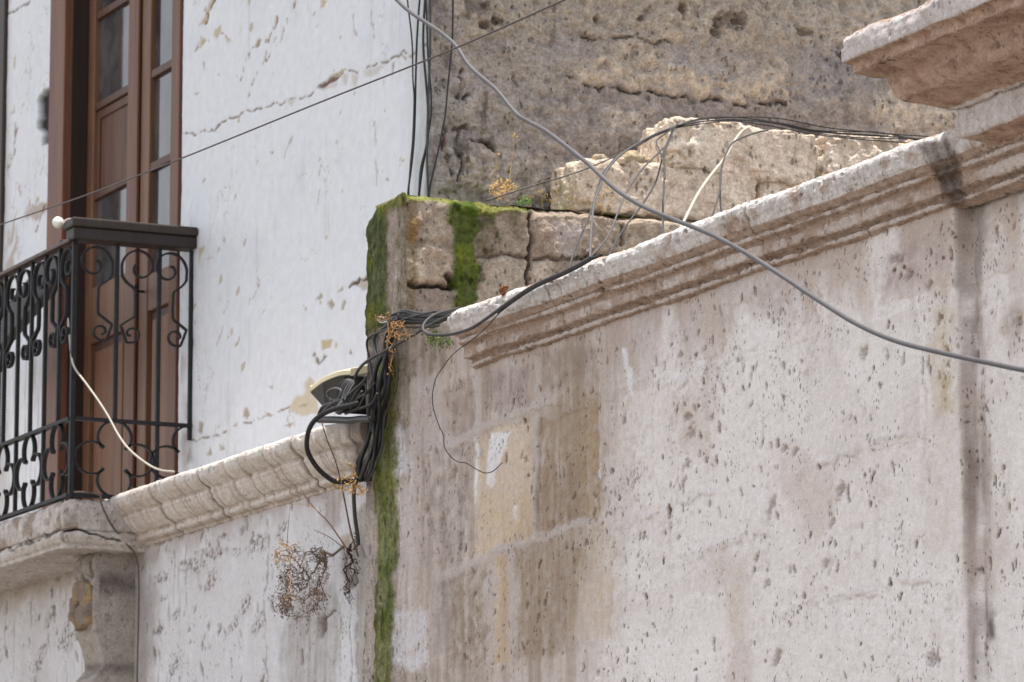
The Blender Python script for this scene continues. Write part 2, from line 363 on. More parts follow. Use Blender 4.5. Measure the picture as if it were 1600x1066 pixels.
    bl([(805, 853), (860, 836), (909, 862), (899, 975), (872, 1022), (815, 1028)], (157, 138, 119), 0.9, 5, 7, -0.004, 0.4)
    bl([(860, 890), (908, 870), (898, 980), (872, 1020), (862, 1010)], (150, 130, 116), 0.5, 10, 9, 0, 0.5)
    bl([(897, 907), (905, 850), (950, 812), (957, 985), (948, 1002), (880, 992)], (208, 190, 170), 0.7, 7, 9, -0.003, 0.5)
    bl([(930, 900), (956, 880), (957, 990), (930, 1000)], (190, 160, 124), 0.5, 9, 8, 0, 0.8)
    bl([(655, 690), (735, 700), (735, 845), (700, 880), (655, 880)], (152, 141, 139), 0.85, 7, 9, -0.004, 0.5, 0.8)
    bl([(684, 906), (706, 900), (706, 1020), (684, 1024)], (148, 135, 132), 0.8, 5, 6, -0.003, 0.4)
    bl([(620, 670), (645, 664), (645, 735), (619, 745)], (214, 212, 219), 0.9, 4, 5, 0.003, 0.4)
    bl([(655, 600), (692, 590), (692, 700), (660, 720)], (196, 188, 190), 0.7, 6, 8, 0.002, 0.7)
    bl([(614, 955), (672, 955), (672, 1042), (612, 1046)], (212, 210, 217), 0.9, 5, 7, 0.003, 0.3)
    bl([(612, 1046), (760, 1050), (760, 1120), (605, 1120)], (160, 146, 136), 0.8, 6, 8, -0.002, 0.4)
    bl([(628, 765), (650, 760), (650, 880), (626, 890)], (196, 190, 192), 0.6, 5, 6, 0.001, 0.6)
    pt.poly([(832, 545), (942, 538), (948, 700), (946, 830), (912, 990), (865, 1040), (806, 1040), (804, 850), (838, 700)], (152, 131, 108), 0.5, 18, 22, 0, 0.7, 0.2)
    pt.poly([(690, 690), (738, 700), (742, 1050), (690, 1060), (676, 880)], (142, 126, 114), 0.5, 16, 18, 0, 0.8, 0.3)
    pt.poly([(640, 560), (700, 560), (690, 900), (640, 900)], (168, 152, 142), 0.4, 12, 14, 0, 0.8)
    # lime runs
    for q in ([(765, 677), (795, 676), (784, 707), (772, 735), (768, 764), (757, 755), (760, 709)], [(741, 683), (746, 683), (745, 770), (742, 786)],
              [(801, 790), (805, 790), (804, 812)], [(972, 545), (979, 545), (983, 570), (990, 575), (989, 620), (986, 620)], [(936, 690), (940, 690), (936, 750), (933, 750)]):
        pt.poly(q, (235, 235, 241), 0.95, 2.5, 3, 0.001, 0.5)
    # raised mortar seams
    for q, w in (([(764, 870), (769, 1040)], 4), ([(800, 858), (806, 1034)], 4), ([(690, 905), (770, 868), (850, 838), (910, 815)], 7), ([(690, 700), (755, 668), (830, 640), (860, 620)], 7),
                 ([(835, 640), (838, 845)], 3.5), ([(840, 560), (842, 640)], 5), ([(748, 590), (745, 690)], 4), ([(648, 640), (650, 900)], 3), ([(940, 560), (938, 720)], 4)):
        pt.line(q, w, (190, 179, 174), 0.7, 0.003, 6)
    # open cracks between courses further along
    for q in ([(1050, 605), (1095, 585), (1140, 567), (1190, 545)], [(1250, 748), (1300, 725), (1345, 705), (1420, 683)], [(1230, 962), (1330, 933), (1400, 922), (1460, 908)],
              [(960, 830), (1040, 800), (1110, 775)], [(1060, 880), (1180, 840)]):
        pt.line(q, 2.0, (184, 168, 160), 0.5, -0.002, 14, 0.5); pt.line([(a, b - 6) for a, b in q], 6, None or (208, 200, 200), 0.35, 0.004, 10, 0.3)
    for q in ([(958, 800), (954, 1000)], [(941, 640), (948, 790)], [(1180, 560), (1190, 700)], [(1300, 740), (1296, 900)], [(1440, 560), (1452, 760)]):
        pt.line(q, 2, (180, 164, 156), 0.4, -0.002, 8, 0.3)
    pt.line([(843, 652), (839, 830)], 1.5, (128, 110, 98), 0.5, -0.003, 3, 0.2)
    # ochre stains
    bl([(1452, 490), (1486, 470), (1492, 640), (1475, 650), (1456, 640)], (194, 177, 146), 0.75, 10, 8, 0, 0.4)
    bl([(1460, 590), (1486, 580), (1490, 645), (1468, 652)], (176, 152, 108), 0.6, 9, 8, 0, 0.5)
    bl([(1545, 490), (1575, 470), (1580, 540), (1555, 555)], (160, 142, 124), 0.7, 10, 10, 0, 0.4)
    bl([(1585, 560), (1600, 540), (1600, 620)], (196, 178, 140), 0.6, 10, 8)
    bl([(1440, 640), (1490, 620), (1496, 860), (1450, 880)], (206, 192, 180), 0.5, 16, 12, 0, 0.4)
    # brown run below the cable end and the corner
    bl([(638, 500), (700, 500), (692, 575), (660, 590), (640, 600)], (116, 102, 76), 0.8, 8, 10, 0, 0.5)
    bl([(624, 560), (648, 560), (646, 640), (640, 720), (632, 700)], (126, 107, 82), 0.75, 4, 6, 0, 0.6)
    bl([(652, 560), (662, 560), (660, 700), (655, 700)], (196, 186, 184), 0.7, 3, 5, 0.002, 0.3)
    # the step back where the wall meets the next bay
    L = np.interp(py, [320, 1066], [1488, 1509])
    step = sm(0, 9, px - L)
    pt.dep -= 0.036 * step
    pt.mix(sm(-7, -1, px - L) * (1 - sm(0, 3, px - L)), (212, 204, 200), 0.5)
    lw = 20 + 9 * mid
    pt.mix(sm(-0.5, 0.15, pt.st + 0.6 * mid + 0.3 * (py < 520)) * sm(0, 4, px - L) * (1 - sm(lw - 9, lw + 9, px - L)), (160, 145, 136), 0.75)
    pt.mix(sm(0, 4, px - L) * (1 - sm(lw, lw + 14, px - L)) * sm(-0.1, 0.5, pt.st), (132, 119, 112), 0.5)
    bl([(1490, 320), (1520, 310), (1512, 440), (1496, 455)], (112, 103, 99), 0.75, 6, 6, 0, 0.4)
    bl([(1516, 960), (1534, 955), (1532, 1000), (1520, 1000)], (84, 76, 68), 0.8, 6, 6)
    inst = sm(0, 4, px - L) * (1 - sm(lw - 6, lw + 12, px - L)); pt.mix(inst * sm(-0.1, 0.5, mid), (186, 172, 164), 0.45); pt.mix(inst * sm(0.1, 0.5, -mid + 0.4 * big), (116, 102, 94), 0.4)
    # broad soft weathering
    wz = fbm(u, v, 2.6, 5, 27); pt.mix(sm(0.12, 0.5, wz) * (1 - left), (196, 180, 170), 0.5); pt.mix(sm(0.12, 0.5, -wz) * (1 - left), (236, 231, 229), 0.6)
    # moss and damp on the corner strip
    moss = np.zeros(u.shape)
    def mo(q, rgb, op, soft, warp, streak=0.2):
        nonlocal moss
        m = pt.poly(q, rgb, op, soft, warp, 0.004, streak * 0.7, 0.1); moss = np.maximum(moss, m)
    bl([(555, 320), (640, 290), (640, 500), (560, 520)], (150, 137, 122), 0.9, 4, 4)
    mo([(570, 322), (602, 305), (604, 330), (607, 440), (606, 470), (618, 505), (570, 510)], (58, 74, 24), 0.97, 3, 5)
    mo([(580, 312), (640, 292), (640, 318), (600, 330)], (108, 114, 40), 0.92, 5, 5)
    bl([(621, 320), (640, 310), (634, 500), (622, 500)], (98, 88, 46), 0.85, 4, 4, 0, 0.4)
    mo([(578, 465), (598, 465), (596, 520), (578, 520)], (104, 104, 36), 0.8, 5, 5)
    bl([(560, 500), (600, 500), (596, 760), (585, 800), (560, 800)], (58, 50, 38), 0.85, 4, 4)
    bl([(604, 500), (642, 500), (640, 560), (628, 600), (604, 600)], (110, 98, 68), 0.85, 5, 6, 0, 0.5)
    mo([(594, 560), (624, 555), (621, 650), (622, 760), (624, 850), (618, 930), (613, 1090), (586, 1090), (590, 900), (587, 780), (590, 660)], (92, 104, 24), 0.96, 3, 6, 0.35)
    mo([(612, 560), (626, 560), (623, 660), (614, 650)], (120, 104, 40), 0.7, 4, 4)
    mo([(590, 740), (624, 735), (623, 765), (590, 768)], (112, 116, 40), 0.5, 6, 5)
    mo([(590, 880), (618, 870), (613, 1000), (588, 1000)], (70, 80, 26), 0.8, 7, 6, 0.8)
    bl([(593, 895), (612, 905), (606, 950), (594, 945)], (160, 152, 128), 0.7, 5, 5, 0, 0.4)
    bl([(556, 770), (588, 770), (589, 1090), (560, 1090)], (172, 160, 152), 0.9, 3, 4, 0, 0.3)
    mo([(562, 880), (568, 880), (574, 1090), (564, 1090)], (94, 98, 46), 0.7, 3, 6, 0.8)
    mo([(555, 770), (566, 770), (566, 860), (558, 860)], (66, 64, 30), 0.8, 3, 5, 0.3)
    pt.col *= (1 + moss * (0.5 * fbm(u, v, 60, 3, 8) + 0.3 * fbm(u * 30, v * 5, 1, 3, 88)))[..., None]
    pt.dep += moss * 0.006 * (fbm(u, v * 0.5, 45, 4, 18) + 0.3)
    md = moss * sm(0.1, 0.5, fbm(u * 14, v * 2.2, 1, 4, 89)); pt.mix(md, (96, 84, 40), 0.6); md = moss * sm(0.15, 0.5, fbm(u * 40, v * 12, 1, 4, 90)); pt.mix(md, (132, 138, 52), 0.5); md = moss * sm(0.2, 0.5, fbm(u * 30, v * 9, 1, 4, 92)); pt.mix(md, (44, 56, 18), 0.55)
    # overall relief
    pt.dep += 0.004 * big + 0.004 * mid + 0.0022 * fbm(u, v, 22, 4, 12) + 0.0012 * fbm(u, v, 80, 3, 13) * (1 - moss)
    d = np.clip(0.35 + 1.1 * fbm(u, v, 3.2, 3, 21), 0.03, 1) * (1 - moss)
    return d
def street_panel(name, us, vs, parent, npit):
    U, V = np.meshgrid(us, vs); P0 = np.stack([np.full(U.shape, XR), U, V], -1); px, py, w = meas(P0)
    pt = Paint(U, V, px, py, (228, 222, 220)); d = paint_street_stone(pt, us, vs)
    if npit: pt.pits(us, vs, npit, d, rng, (0.0018, 0.0095), (106, 84, 72), 0.006, 2.4, 1.0, 0.5, 3.2)
    P0[..., 0] -= pt.dep
    return P0, pt
us = axis((7.72, 11.385, 0.0052)); vs = axis((2.28, 3.66, 0.0029))
P, pt = street_panel('wall', us, vs, stone_house, 2300)
# larger hollows that the photograph shows one by one
def hollow(pt, cx, cy, rx, ry, rgb=(128, 106, 94), dep=0.008, op=0.85, tilt=0.0):
    rx *= 0.85; ry *= 0.85
    x = pt.px - cx; y = pt.py - cy; d = np.hypot((x + tilt * y) / rx, y / ry) + 0.5 * pt.med + 0.7 * pt.fn
    m = 1 - sm(0.5, 1.1, d); pt.mix(m * (0.7 + 0.6 * pt.fn), rgb, op); return m * dep
for h in ((1075, 650, 8, 9), (1080, 675, 9, 16), (1072, 727, 7, 12), (1110, 652, 5, 8), (1313, 768, 7, 22), (1205, 790, 7, 22), (1300, 815, 5, 12), (1198, 912, 6, 9), (1215, 1025, 7, 20),
          (1350, 552, 8, 16), (1062, 555, 5, 6), (690, 812, 5, 12), (708, 740, 6, 14), (665, 795, 4, 9), (976, 655, 5, 12), (1100, 545, 4, 7), (1225, 700, 6, 9), (1240, 706, 5, 8), (1455, 1030, 14, 16),
          (1290, 880, 6, 10), (1182, 870, 5, 8), (1570, 500, 9, 14), (1590, 915, 8, 14), (1420, 430, 7, 12), (1400, 405, 14, 10), (1585, 800, 4, 8), (1450, 445, 6, 14), (1060, 840, 4, 7), (935, 1052, 5, 8)):
    P[..., 0] += hollow(pt, *h, tilt=0.25)
wall_o = grid_mesh('wall', P, pt.col, M_STONE, stone_house, thick=(0.25, 0, 0), flip=True)
b = MB(); b.box((XR + 0.06, 4.5, 0), (XR + 0.26, 7.72, 3.62)); b.box((XR + 0.012, 7.72, 0), (XR + 0.24, 11.385, 2.278)); b.c = [np.ones_like(x) * S(200, 190, 188) for x in b.c]
b.build('plinth', M_STONE, stone_house)

# moulded sweeps -------------------------------------------------------------
def resample(prof, step):
    P = np.array(prof, float); d = np.r_[0, np.cumsum(np.hypot(*np.diff(P, axis=0).T))]; t = np.linspace(0, d[-1], int(d[-1] / step) + 1)
    return np.stack([np.interp(t, d, P[:, 0]), np.interp(t, d, P[:, 1])], 1), t
def prof_normals(Q):
    T = np.gradient(Q, axis=0); T /= np.linalg.norm(T, axis=1)[:, None] + 1e-9
    return np.stack([-T[:, 1], T[:, 0]], 1)
def add_ends(o_name, P, col, mat, parent, flip):
    return grid_mesh(o_name, P, col, mat, parent, flip=flip)

# near cornice: (projection, height below top)
ytop = onX(705, 488, XR - 0.085)[2]; ybot = onX(742, 578, XR)[2]; YE = float(onX(742, 578, XR)[1])
H = ytop - ybot
prof = [(-0.24, 0.03), (-0.10, 0.022), (0.045, 0.012), (0.074, 0.002), (0.085, -0.010), (0.088, -0.024), (0.084, -0.036), (0.080, -0.040), (0.078, -0.050), (0.070, -0.064), (0.058, -0.076), (0.050, -0.080), (0.056, -0.084), (0.055, -0.092), (0.048, -0.095),
        (0.038, -0.097), (0.034, -0.104), (0.037, -0.107), (0.036, -0.130), (0.030, -0.134), (0.014, -0.137), (0.008, -0.144), (0.018, -0.148), (0.020, -0.153), (0.016, -0.158), (0.002, -0.161), (-0.02, -0.166)]
prof = [(a, b * H / 0.163) for a, b in prof]
Q, T = resample(prof, 0.0035); NQ = prof_normals(Q)
us = axis((4.6, 7.7, 0.05), (7.7, YE, 0.006)); U, TT = np.meshgrid(us, T)
big = fbm(U, TT, 3, 4, 41); mid = fbm(U, TT, 12, 4, 42); fine = fbm(U, TT, 60, 4, 43); strk = fbm(U * 60, TT * 3, 1, 3, 44)
lip = (Q[:, 0] > 0.07)[:, None] * 1.0
disp = 0.004 * big + 0.004 * mid + 0.0024 * fine
edge = np.exp(-((T - T[np.argmax(Q[:, 0])]) / 0.02) ** 2)[:, None]
disp -= edge * 0.012 * sm(0.15, 0.55, fbm(U, TT * 0.3, 16, 3, 46)); disp -= edge * 0.006 * sm(0.2, 0.5, fbm(U, TT * 0.2, 40, 2, 47))
disp -= 0.0035 * sm(0.28, 0.34, fbm(U, TT, 22, 4, 49)) + 0.0025 * sm(0.3, 0.35, fbm(U, TT, 50, 3, 51))
# worn smooth towards the far end
worn = sm(YE - 0.75, YE - 0.05, U)
P = np.stack([XR - Q[:, :1] - NQ[:, :1] * disp * 1.0, U + 0 * TT, ytop + Q[:, 1:] + NQ[:, 1:] * disp + 0.004 * fbm(U * 1.0, TT * 0, 2, 2, 48)], -1)
px, py, _ = meas(P)
pt = Paint(U, TT, px, py, (172, 150, 136))
pt.mix(sm(0, 0.6, big), (186, 168, 156), 0.6); pt.mix(sm(0.05, 0.6, mid), (152, 130, 114), 0.55); pt.mix(sm(0.2, 0.7, fbm(U, TT * 2, 25, 3, 50)), (136, 112, 96), 0.5)
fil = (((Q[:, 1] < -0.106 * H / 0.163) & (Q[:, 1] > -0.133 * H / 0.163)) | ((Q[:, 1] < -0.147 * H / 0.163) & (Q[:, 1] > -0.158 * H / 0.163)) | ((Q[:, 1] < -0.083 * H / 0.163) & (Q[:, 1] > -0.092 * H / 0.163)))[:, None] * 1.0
pt.mix(fil * sm(-0.5, 0.2, mid + 0.4 * big), (206, 194, 188), 0.75)  # shading put into the colour: upright bands painted paler than the brown coves
pt.mix(lip * sm(-0.4, 0.3, mid + 0.3), (214, 208, 205), 0.92)  # sunlit look of the lip painted in as a pale tone
pt.mix(lip * sm(0.25, 0.6, strk), (120, 104, 92), 0.45)
pt.poly([(1436, 225), (1480, 215), (1500, 250), (1510, 320), (1490, 330), (1470, 290), (1455, 262)], (88, 76, 68), 0.85, 7, 7, 0, 0.4)
pt.poly([(1462, 262), (1500, 255), (1505, 300), (1475, 305)], (58, 52, 48), 0.6, 8, 8, 0, 0.4)
pt.pits(us, T, 260, np.ones(U.shape) * (Q[:, 0] > 0.0)[:, None] * (U > 7.7), rng, (0.002, 0.011), (84, 70, 62), 0.005, 1.5, 0.85, 0.5, 3.0)
for jx, jy in ((856, 420), (1166, 315), (1442, 215)):
    yj = float(onX(jx, jy, XR - 0.08)[1]); dd = np.abs(U - yj + 0.010 * pt.w1); m = 1 - sm(0.001, 0.006, dd); pt.mix(m, (104, 86, 74), 0.8); pt.dep -= 0.006 * m
P[..., 0] += -pt.dep * 0.9
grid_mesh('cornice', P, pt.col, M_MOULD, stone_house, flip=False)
# its broken end
n = len(Q); end = P[:, -1]; ctr = np.array([XR + 0.1, YE, ytop - 0.05]); rings = [end] + [end * (1 - k) + ctr * k + np.array([0, 0.012 * k * 3, 0]) + 0.004 * nrng.standard_normal(end.shape) for k in (0.2, 0.45, 0.75, 0.98)]
E = np.stack(rings, 1); grid_mesh('cornice_end', E, np.ones(E.shape) * S(186, 168, 156), M_STONE, stone_house, flip=False)
# parapet body behind the cornice
b = MB(); b.box((XR + 0.06, 4.6, 3.4), (XR + 0.25, YE + 0.02, ytop + 0.012), S(178, 165, 152)); b.box((XR + 0.02, YE + 0.0201, 3.3), (XR + 0.25, 11.384, 3.655), S(120, 110, 92)); b.build('parapet', M_STONE, stone_house)

# portal entablature at the right: mitred sweep round a corner
XF = 4.865; YF = float(onX(1492, 190, XF)[1])
def solve_corner(px_, py_):
    lo, hi = -0.4, 0.6
    for _ in range(50):
        m_ = (lo + hi) / 2; x = meas((XF - m_, YF + m_ * 0.75, 3.9))[0]
        if x > px_: lo = m_
        else: hi = m_
    p = (lo + hi) / 2; a, b_ = 3.0, 5.0
    for _ in range(50):
        z = (a + b_) / 2; y = meas((XF - p, YF + p * 0.75, z))[1]
        if y > py_: a = z
        else: b_ = z
    return p, (a + b_) / 2
pts = [(1322, 56), (1314, 66), (1314, 80), (1316, 96), (1331, 101), (1331, 115), (1352, 117), (1374, 121), (1384, 126), (1388, 138), (1396, 150), (1404, 157), (1424, 161), (1444, 164), (1470, 169), (1487, 174), (1492, 163), (1491, 190), (1494, 214)]
cp = [solve_corner(*q) for q in pts]
ztopE = cp[0][1]
cp = [(cp[0][0] - 0.5, ztopE + 0.02)] + cp
zb = cp[-1][1]
cp += [(-0.02, zb - 0.006), (-0.07, zb - 0.018), (-0.115, zb - 0.03), (-0.14, zb - 0.034), (-0.3, zb - 0.036)]
Q, T = resample(cp, 0.005); Nf = prof_normals(Q)
ya = axis((4.6, 7.4, 0.06), (7.4, 8.0, 0.008)) ; nfront = len(ya)
front = np.linspace(0, 1, 1)
cols = []; par = []
s_front = np.r_[np.linspace(-3.6, -0.9, 30, endpoint=False), np.linspace(-0.9, 0, 130)]; s_side = np.linspace(0, 0.7, 60)[1:]
ss = np.r_[s_front, s_side]; SS, TT = np.meshgrid(ss, T)
big = fbm(SS, TT, 4, 4, 61); mid = fbm(SS, TT, 13, 4, 62); fine = fbm(SS, TT, 60, 4, 63)
disp = 0.005 * big + 0.005 * mid + 0.0022 * fine
lipd = np.exp(-((T - T[np.argmax(Q[:, 0])]) / 0.03) ** 2)[:, None]; disp -= lipd * 0.005 * sm(0.1, 0.5, fbm(SS, TT * 0.4, 14, 3, 64))
disp -= 0.004 * sm(0.25, 0.31, fbm(SS, TT, 18, 4, 71)) + 0.0025 * sm(0.3, 0.35, fbm(SS, TT, 45, 3, 72))
pp = Q[:, :1] + Nf[:, :1] * disp; zz = Q[:, 1:] + Nf[:, 1:] * disp
X = np.where(SS <= 0, XF - pp, XF - pp + (pp + 0.6) * SS / 0.7); Y = np.where(SS <= 0, YF + 0.75 * pp + SS * (1 + 0 * pp), YF + 0.75 * pp)
P = np.stack([X, Y, zz + 0 * SS], -1); px, py, _ = meas(P)
pt = Paint(SS, TT, px, py, (178, 150, 132))
pt.mix(sm(0, 0.6, big), (160, 132, 112), 0.65); pt.mix(sm(0.1, 0.6, mid), (150, 116, 94), 0.55); pt.mix(sm(0.15, 0.6, fbm(SS * 3, TT, 8, 3, 66)), (188, 166, 150), 0.5)
pt.mix(sm(0.1, 0.5, fbm(SS * 2, TT * 6, 4, 5, 68)), (136, 106, 88), 0.55); pt.mix(sm(0.2, 0.5, fbm(SS, TT, 30, 4, 69)), (120, 96, 82), 0.5)
fas = ((Q[:, 0] > cp[4][0] - 0.004) | ((np.abs(Q[:, 0]) < 0.014) & (Q[:, 1] < cp[-8][1] + 0.12)))[:, None] * 1.0
pt.mix(fas * np.ones(SS.shape), (208, 200, 198), 0.9); pt.mix(fas * sm(0, 0.5, pt.st), (170, 158, 150), 0.5)
pt.pits(ss, T, 120, np.ones(SS.shape) * (SS > -0.9) * (SS < 0), rng, (0.003, 0.012), (92, 74, 62), 0.006, 1.6, 0.9, 0.5, 2.5)
P[..., 0] -= pt.dep
grid_mesh('portal_entablature', P, pt.col, M_MOULD, stone_house, flip=False)
b = MB(); b.box((XF + 0.02, 4.6, zb), (XF + 0.9, YF - 0.01, ztopE - 0.02), S(190, 172, 160)); b.build('entablature_core', M_STONE, stone_house)
# top of the pilaster below its soffit
pc = onX(1584, 244, XR - 0.004); b = MB(); prf = []
for t in np.linspace(0, 1, 14): prf.append((0.035 * math.cos(t * 1.9) * (1 - 0.35 * t), -0.004 - 0.075 * t))
V = []
for p_, z_ in prf:
    for y_ in (float(pc[1]), float(pc[1]) - 0.16): V += [(XR + 0.02 - p_, y_, float(pc[2]) + z_), (XR + 0.12, y_, float(pc[2]) + z_)]
fs = []
for i in range(len(prf) - 1):
    a = i * 4
    for k0, k1 in ((0, 2), (2, 3), (3, 1), (1, 0)): fs.append((a + k0, a + k1, a + 4 + k1, a + 4 + k0))
a = (len(prf) - 1) * 4; fs += [(0, 1, 3, 2), (a, a + 2, a + 3, a + 1)]
b.add(V, fs, S(196, 178, 164)); b.build('pilaster_bracket', M_STONE, stone_house)

# ------------------------------------------------------------------ ruined party wall
party = thing('ruined_wall', 'broken mossy stone party wall standing between the white house and the near facade', 'wall', (5.6, 11.5, 0))
ZT = float(onX(635, 300, XR)[2])
us = axis((Y1, Y2, 0.0045)); vs = axis((0, 2.3, 0.15), (2.3, ZT, 0.0035))
P, pt = street_panel('mossy_face', us, vs, party, 0)
top = np.interp(us, [Y1, Y2 - 0.09, Y2], [0, -0.012, -0.055])[None, :] + 0.008 * fbm(us[None, :], us[None, :] * 0, 20, 3, 3)
P[..., 2] += top * sm(3.3, ZT, P[..., 2])
edge = sm(Y2 - 0.03, Y2, pt.u); P[..., 1] += edge * 0.010 * fbm(pt.u * 0, pt.v, 9, 4, 19); 
grid_mesh('mossy_face', P, pt.col, M_RUBBLE, party, thick=(0.012, 0, 0), flip=True)
us = axis((XR + 0.004, 6.35, 0.0045), (6.35, 8.5, 0.05)); vs = axis((0, 3.2, 0.2), (3.2, ZT, 0.0042))
U, V = np.meshgrid(us, vs); P0 = np.stack([U, np.full(U.shape, Y1), V], -1); px, py, _ = meas(P0)
pt = Paint(U, V, px, py, (150, 136, 122))
b0 = fbm(U, V, 3, 4, 71); m0 = fbm(U, V, 10, 5, 72); f0 = fbm(U, V, 40, 4, 73)
pt.mix(sm(-0.2, 0.5, b0), (172, 156, 140), 0.7); pt.mix(sm(0.1, 0.6, m0), (122, 107, 94), 0.6); pt.mix(sm(0.1, 0.5, f0), (186, 170, 152), 0.5)
pt.dep += 0.006 * b0 + 0.008 * m0 + 0.004 * f0
def stone(q, rgb, dep=0.016, soft=6, warp=7, op=0.85):
    m = pt.poly(q, tuple(min(255, c * 1.13) for c in rgb), op, soft, warp, dep, 0.1, 0.45); return m
stone([(640, 306), (722, 312), (712, 345), (704, 376), (660, 372), (642, 360)], (158, 145, 130), 0.012)
stone([(634, 388), (668, 380), (706, 392), (706, 446), (676, 440), (634, 436)], (162, 147, 130), 0.02)
stone([(634, 392), (662, 388), (662, 434), (636, 434)], (182, 170, 152), 0.004)
stone([(640, 450), (706, 452), (706, 510), (636, 510)], (132, 121, 116), 0.006)
stone([(745, 326), (822, 322), (824, 392), (780, 398), (752, 380)], (146, 132, 118), 0.012)
stone([(748, 402), (822, 398), (824, 480), (742, 490)], (166, 154, 140), 0.014)
stone([(832, 326), (900, 330), (966, 338), (960, 396), (880, 406), (832, 398)], (152, 136, 122), 0.016)
stone([(860, 345), (905, 350), (900, 400), (872, 402)], (176, 168, 166), 0.002, 8, 8, 0.7)
stone([(830, 408), (862, 404), (866, 450), (830, 455)], (190, 174, 158), 0.014)
stone([(866, 408), (925, 408), (920, 440), (866, 450)], (150, 136, 120), 0.012)
stone([(968, 338), (1110, 350), (1100, 420), (960, 420)], (174, 158, 140), 0.016)
stone([(905, 250), (1180, 262), (1200, 345), (905, 335)], (160, 142, 124), -0.01)
pt.line([(636, 442), (672, 444), (704, 452)], 3, (58, 48, 42), 0.9, -0.03, 6)
pt.line([(698, 432), (708, 446)], 6, (52, 42, 36), 0.9, -0.03, 4)
pt.line([(830, 330), (828, 370), (824, 400), (826, 456)], 2.6, (66, 54, 46), 0.85, -0.025, 6)
pt.line([(746, 398), (824, 396)], 2.2, (110, 96, 84), 0.7, -0.012, 6); pt.line([(832, 402), (930, 404), (1000, 408)], 2.2, (96, 82, 70), 0.7, -0.014, 7)
pt.line([(966, 330), (970, 380)], 2.5, (80, 66, 54), 0.7, -0.016, 6)
pt.poly([(634, 300), (652, 305), (646, 480), (630, 500)], (112, 96, 62), 0.8, 4, 5, 0, 0.4)
pt.poly([(640, 340), (660, 350), (655, 375), (636, 375)], (124, 94, 52), 0.7, 7, 7)
moss = np.zeros(U.shape)
def mo2(q, rgb, op, soft, warp, streak=0.15, spot=0.0):
    global moss
    m = pt.poly(q, rgb, op, soft, warp, 0.005, streak, spot); moss = np.maximum(moss, m)
mo2([(628, 292), (640, 292), (700, 300), (760, 308), (835, 312), (838, 326), (790, 330), (756, 340), (710, 330), (690, 318), (640, 312)], (108, 112, 40), 0.95, 4, 8)
mo2([(700, 306), (745, 308), (748, 345), (742, 400), (746, 450), (742, 480), (708, 490), (706, 440), (712, 400), (702, 350)], (70, 86, 24), 0.97, 4, 12)
mo2([(712, 385), (742, 380), (744, 420), (716, 420)], (112, 122, 38), 0.75, 8, 8, 0.3)
mo2([(742, 340), (766, 330), (785, 372), (770, 395), (746, 390)], (62, 70, 28), 0.85, 6, 12, 0.2, 0.7)
mo2([(722, 412), (760, 400), (752, 445), (738, 470)], (72, 86, 30), 0.85, 6, 12, 0.2, 0.6)
mo2([(790, 318), (812, 318), (812, 372), (800, 360)], (88, 86, 40), 0.7, 6, 10, 0.5, 0.5)
mo2([(660, 500), (710, 500), (700, 560), (680, 560)], (66, 76, 34), 0.8, 6, 8, 0.3)
pt.pits(us, vs, 160, (1 - moss) * np.clip(0.3 + fbm(U, V, 5, 3, 75), 0.02, 1) * (px < 760) * (U < 6.3), rng, (0.004, 0.014), (72, 66, 40), 0.008, 1.3, 0.9, 0.6, 2)
pt.col *= (1 + moss * 0.4 * fbm(U, V, 55, 3, 78))[..., None]
pt.dep += moss * 0.008 * (fbm(U, V, 50, 4, 79) + 0.3)
tz = 0.012 * fbm(us[None, :], us[None, :] * 0, 9, 4, 80) + np.interp(us, [5, 5.05, 5.4, 5.8, 6.1], [0, 0, -0.01, -0.004, 0.0])[None, :]
P0[..., 2] += tz * sm(3.6, ZT, V); P0[..., 1] -= pt.dep
# rounded top edge
rt = sm(ZT - 0.03, ZT, V); P0[..., 1] += rt ** 2 * 0.03
grid_mesh('rubble_face', P0, pt.col, M_RUBBLE, party, thick=(0, 0.2, 0), flip=False)
# ledge on top: rough earth and moss
us2 = axis((XR + 0.01, 6.4, 0.01), (6.4, 8.4, 0.1)); vs2 = axis((Y1 + 0.022, Y2, 0.01)); U, V = np.meshgrid(us2, vs2)
hz = ZT - 0.004 + 0.012 * fbm(U, V, 9, 4, 81) - 0.03 * sm(Y2 - 0.06, Y2, V) * (U < 5.12)
C = np.ones(U.shape + (3,)) * S(140, 122, 92); mm = sm(-0.2, 0.3, fbm(U, V, 8, 4, 82) + 0.5 - (U - 5.3) * 0.8)[..., None]; C = C * (1 - mm) + S(104, 112, 42) * mm
grid_mesh('ledge', np.stack([U, V, hz], -1), C, M_RUBBLE, party)

